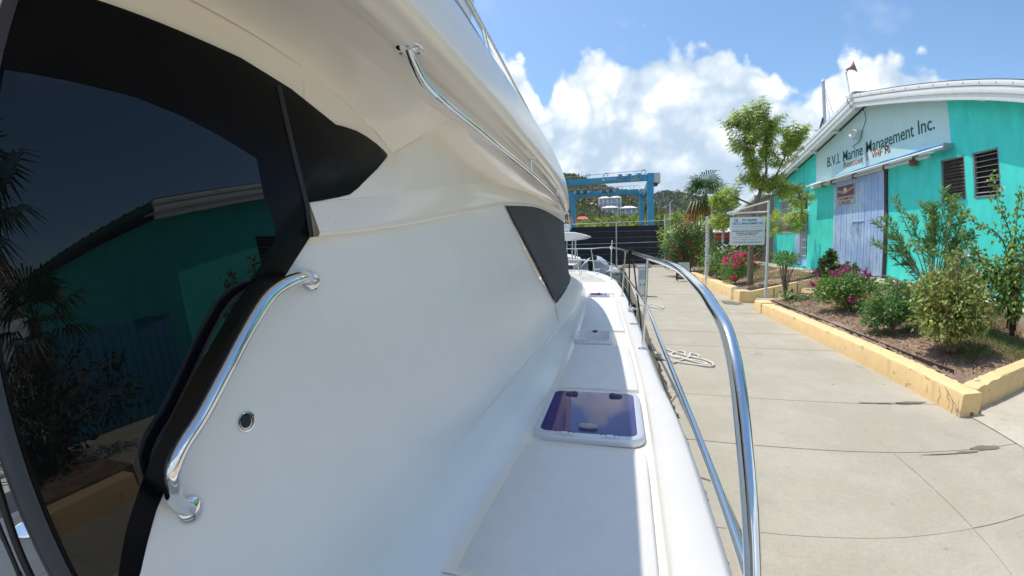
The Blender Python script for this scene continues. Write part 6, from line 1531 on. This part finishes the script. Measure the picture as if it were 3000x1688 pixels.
clumps('scrub', 'green bushes behind the red house', p, rng.uniform(1.5, 3.0, 700), leafmat('young_leaf2', (.15, .17, .05), .5, .6, .3), 16)
fpts = []
a = np.radians(rng.uniform(-20, 26, 5000)); r_ = rng.uniform(560, 930, 5000)
e = np.interp(np.degrees(a), [c[0] for c in fc], [c[1] for c in fc]); t = np.clip((r_ - 420) / 520, 0, 1); t = t * t * (3 - 2 * t)
p = np.stack([r_ * np.sin(a), r_ * np.cos(a), t * 940 * np.tan(np.radians(e)) - 1], 1)
clumps('scrub', 'fine scrub on the far hill', p, rng.uniform(4, 9, 5000), leafmat('far_leaf', (.19, .21, .16), .35, .9, .1), 8)  # haze is greyed into the leaf colour here

M_vw = mat('villa_wall', (.70, .74, .80), rough=.8, var=.04); M_vr = mat('villa_roof', (.80, .80, .79), rough=.5); M_vd = mat('villa_glass', (.24, .27, .31), rough=.3)
def villa(label, x0, x1, y, z0, floors, group='villas on the hillside'):
    w = x1 - x0; h = 2.6 * floors; t = thing('villa', label, 'house', ((x0 + x1) / 2, y, z0), group)
    box('wall', (x0, y, z0 - 3), (x1, y + 7, z0 + h - .01), M_vw, t)
    n = max(1, int(w / 5.5)); bw = w / n
    for k in range(n):
        a, b_ = x0 + bw * k - .35, x0 + bw * (k + 1) + .35; zt = z0 + h + .003 * k
        mesh('roof', [(a, y - 2.1, zt), (b_, y - 2.1, zt), (b_, y + 7.6, zt), (a, y + 7.6, zt), ((a * .68 + b_ * .32), y + 1.8, zt + 1.3), ((a * .32 + b_ * .68), y + 1.8, zt + 1.3)], [(0, 1, 5, 4), (1, 2, 5), (2, 3, 4, 5), (3, 0, 4), (3, 2, 1, 0)], M_vr, t)
    for f_ in range(floors):
        zf = z0 + 2.6 * f_
        box('balcony', (x0, y - 1.6, zf - .15), (x1, y - .01, zf + .05), M_vw, t)
        tubes('railing', [[(x0, y - 1.65, zf + .9), (x1, y - 1.65, zf + .9)], [(x0, y - 1.65, zf + .5), (x1, y - 1.65, zf + .5)]], .04, M_white, t, 4)
        m_ = max(3, int(w / 2.3))
        for k in range(m_):
            c = x0 + w * (k + .5) / m_
            wn = box('window', (c - w / m_ * .27, y - .06, zf + .15), (c + w / m_ * .27, y - .005, zf + 2.15), M_vd, t)
            box('mullion', (c - .06, y - .09, zf + .15), (c + .06, y - .065, zf + 2.15), M_white, wn)
        for k in range(3):
            c = x0 + w * k / 2; box('column', (c - .10, y - 1.72, zf + .051), (c + .10, y - 1.5, zf + 2.59), M_vw, t)
    return t
villa('highest white villa on the hillside, seen under the hoist beam', -8.6, 3.4, 215, 21.3, 2)
villa('left one of the middle pair of white villas on the hillside', -6.6, 1.7, 197, 14.4, 2)
villa('right one of the middle pair of white villas, beside the hoist leg', 2.4, 10.6, 197, 14.0, 2)
villa('lowest and longest white villa, just above the fence', -6.6, 1.2, 168, 9.6, 1)
villa('pale retaining house left of the highest villa, half hidden in scrub', -14.5, -9.6, 213, 20.4, 1)
villa('brown topped house at the far left near the hoist corner', -24, -14, 245, 33.5, 1)
bh = thing('red_roof_house', 'small house with a bright red roof low on the hillside, left', 'house', (-12, 140, 8))
box('wall', (-14.2, 142, 6), (-9.4, 147, 10.6), mat('orange_wall', (.55, .28, .12), rough=.8), bh)
mesh('roof', [(-14.8, 140.8, 10.9), (-8.9, 140.8, 10.9), (-8.9, 148, 10.9), (-14.8, 148, 10.9), (-13, 144, 12.2), (-10.6, 144, 12.2)], [(0, 1, 5, 4), (1, 2, 5), (2, 3, 4, 5), (3, 0, 4), (3, 2, 1, 0)], mat('red_roof', (.55, .10, .07), rough=.6), bh)
box('door', (-12.2, 141.9, 8.4), (-11.2, 141.99, 10.4), M_vd, bh)
for k, (az, el_, r_) in enumerate(((6.6, 4.9, 800), (7.2, 4.7, 790), (10.9, 4.4, 780), (11.4, 4.3, 790), (9.6, 5.2, 830))):
    x, y, z = r_ * math.sin(R(az)), r_ * math.cos(R(az)), 1.9 + r_ * math.tan(R(el_))
    h_ = thing('hill_house', ('leftmost', 'second from the left', 'second from the right', 'rightmost', 'highest')[k] + ' tiny pale house on the far hill', 'house', (x, y, z), 'tiny houses on the far hill')
    box('wall', (x - 6, y, z - 4), (x + 6, y + 8, z + 3), M_vw, h_)
    mesh('roof', [(x - 7, y - 1, z + 3.1), (x + 7, y - 1, z + 3.1), (x + 7, y + 9, z + 3.1), (x - 7, y + 9, z + 3.1), (x, y + 4, z + 5)], [(0, 1, 4), (1, 2, 4), (2, 3, 4), (3, 0, 4), (3, 2, 1, 0)], (M_vr, mat('teal_roof', (.1, .4, .42)))[k == 3], h_)
    for dx in (-3.5, 0, 3.5): box('window', (x + dx - 1, y - .1, z), (x + dx + 1, y - .01, z + 2), M_vd, h_)
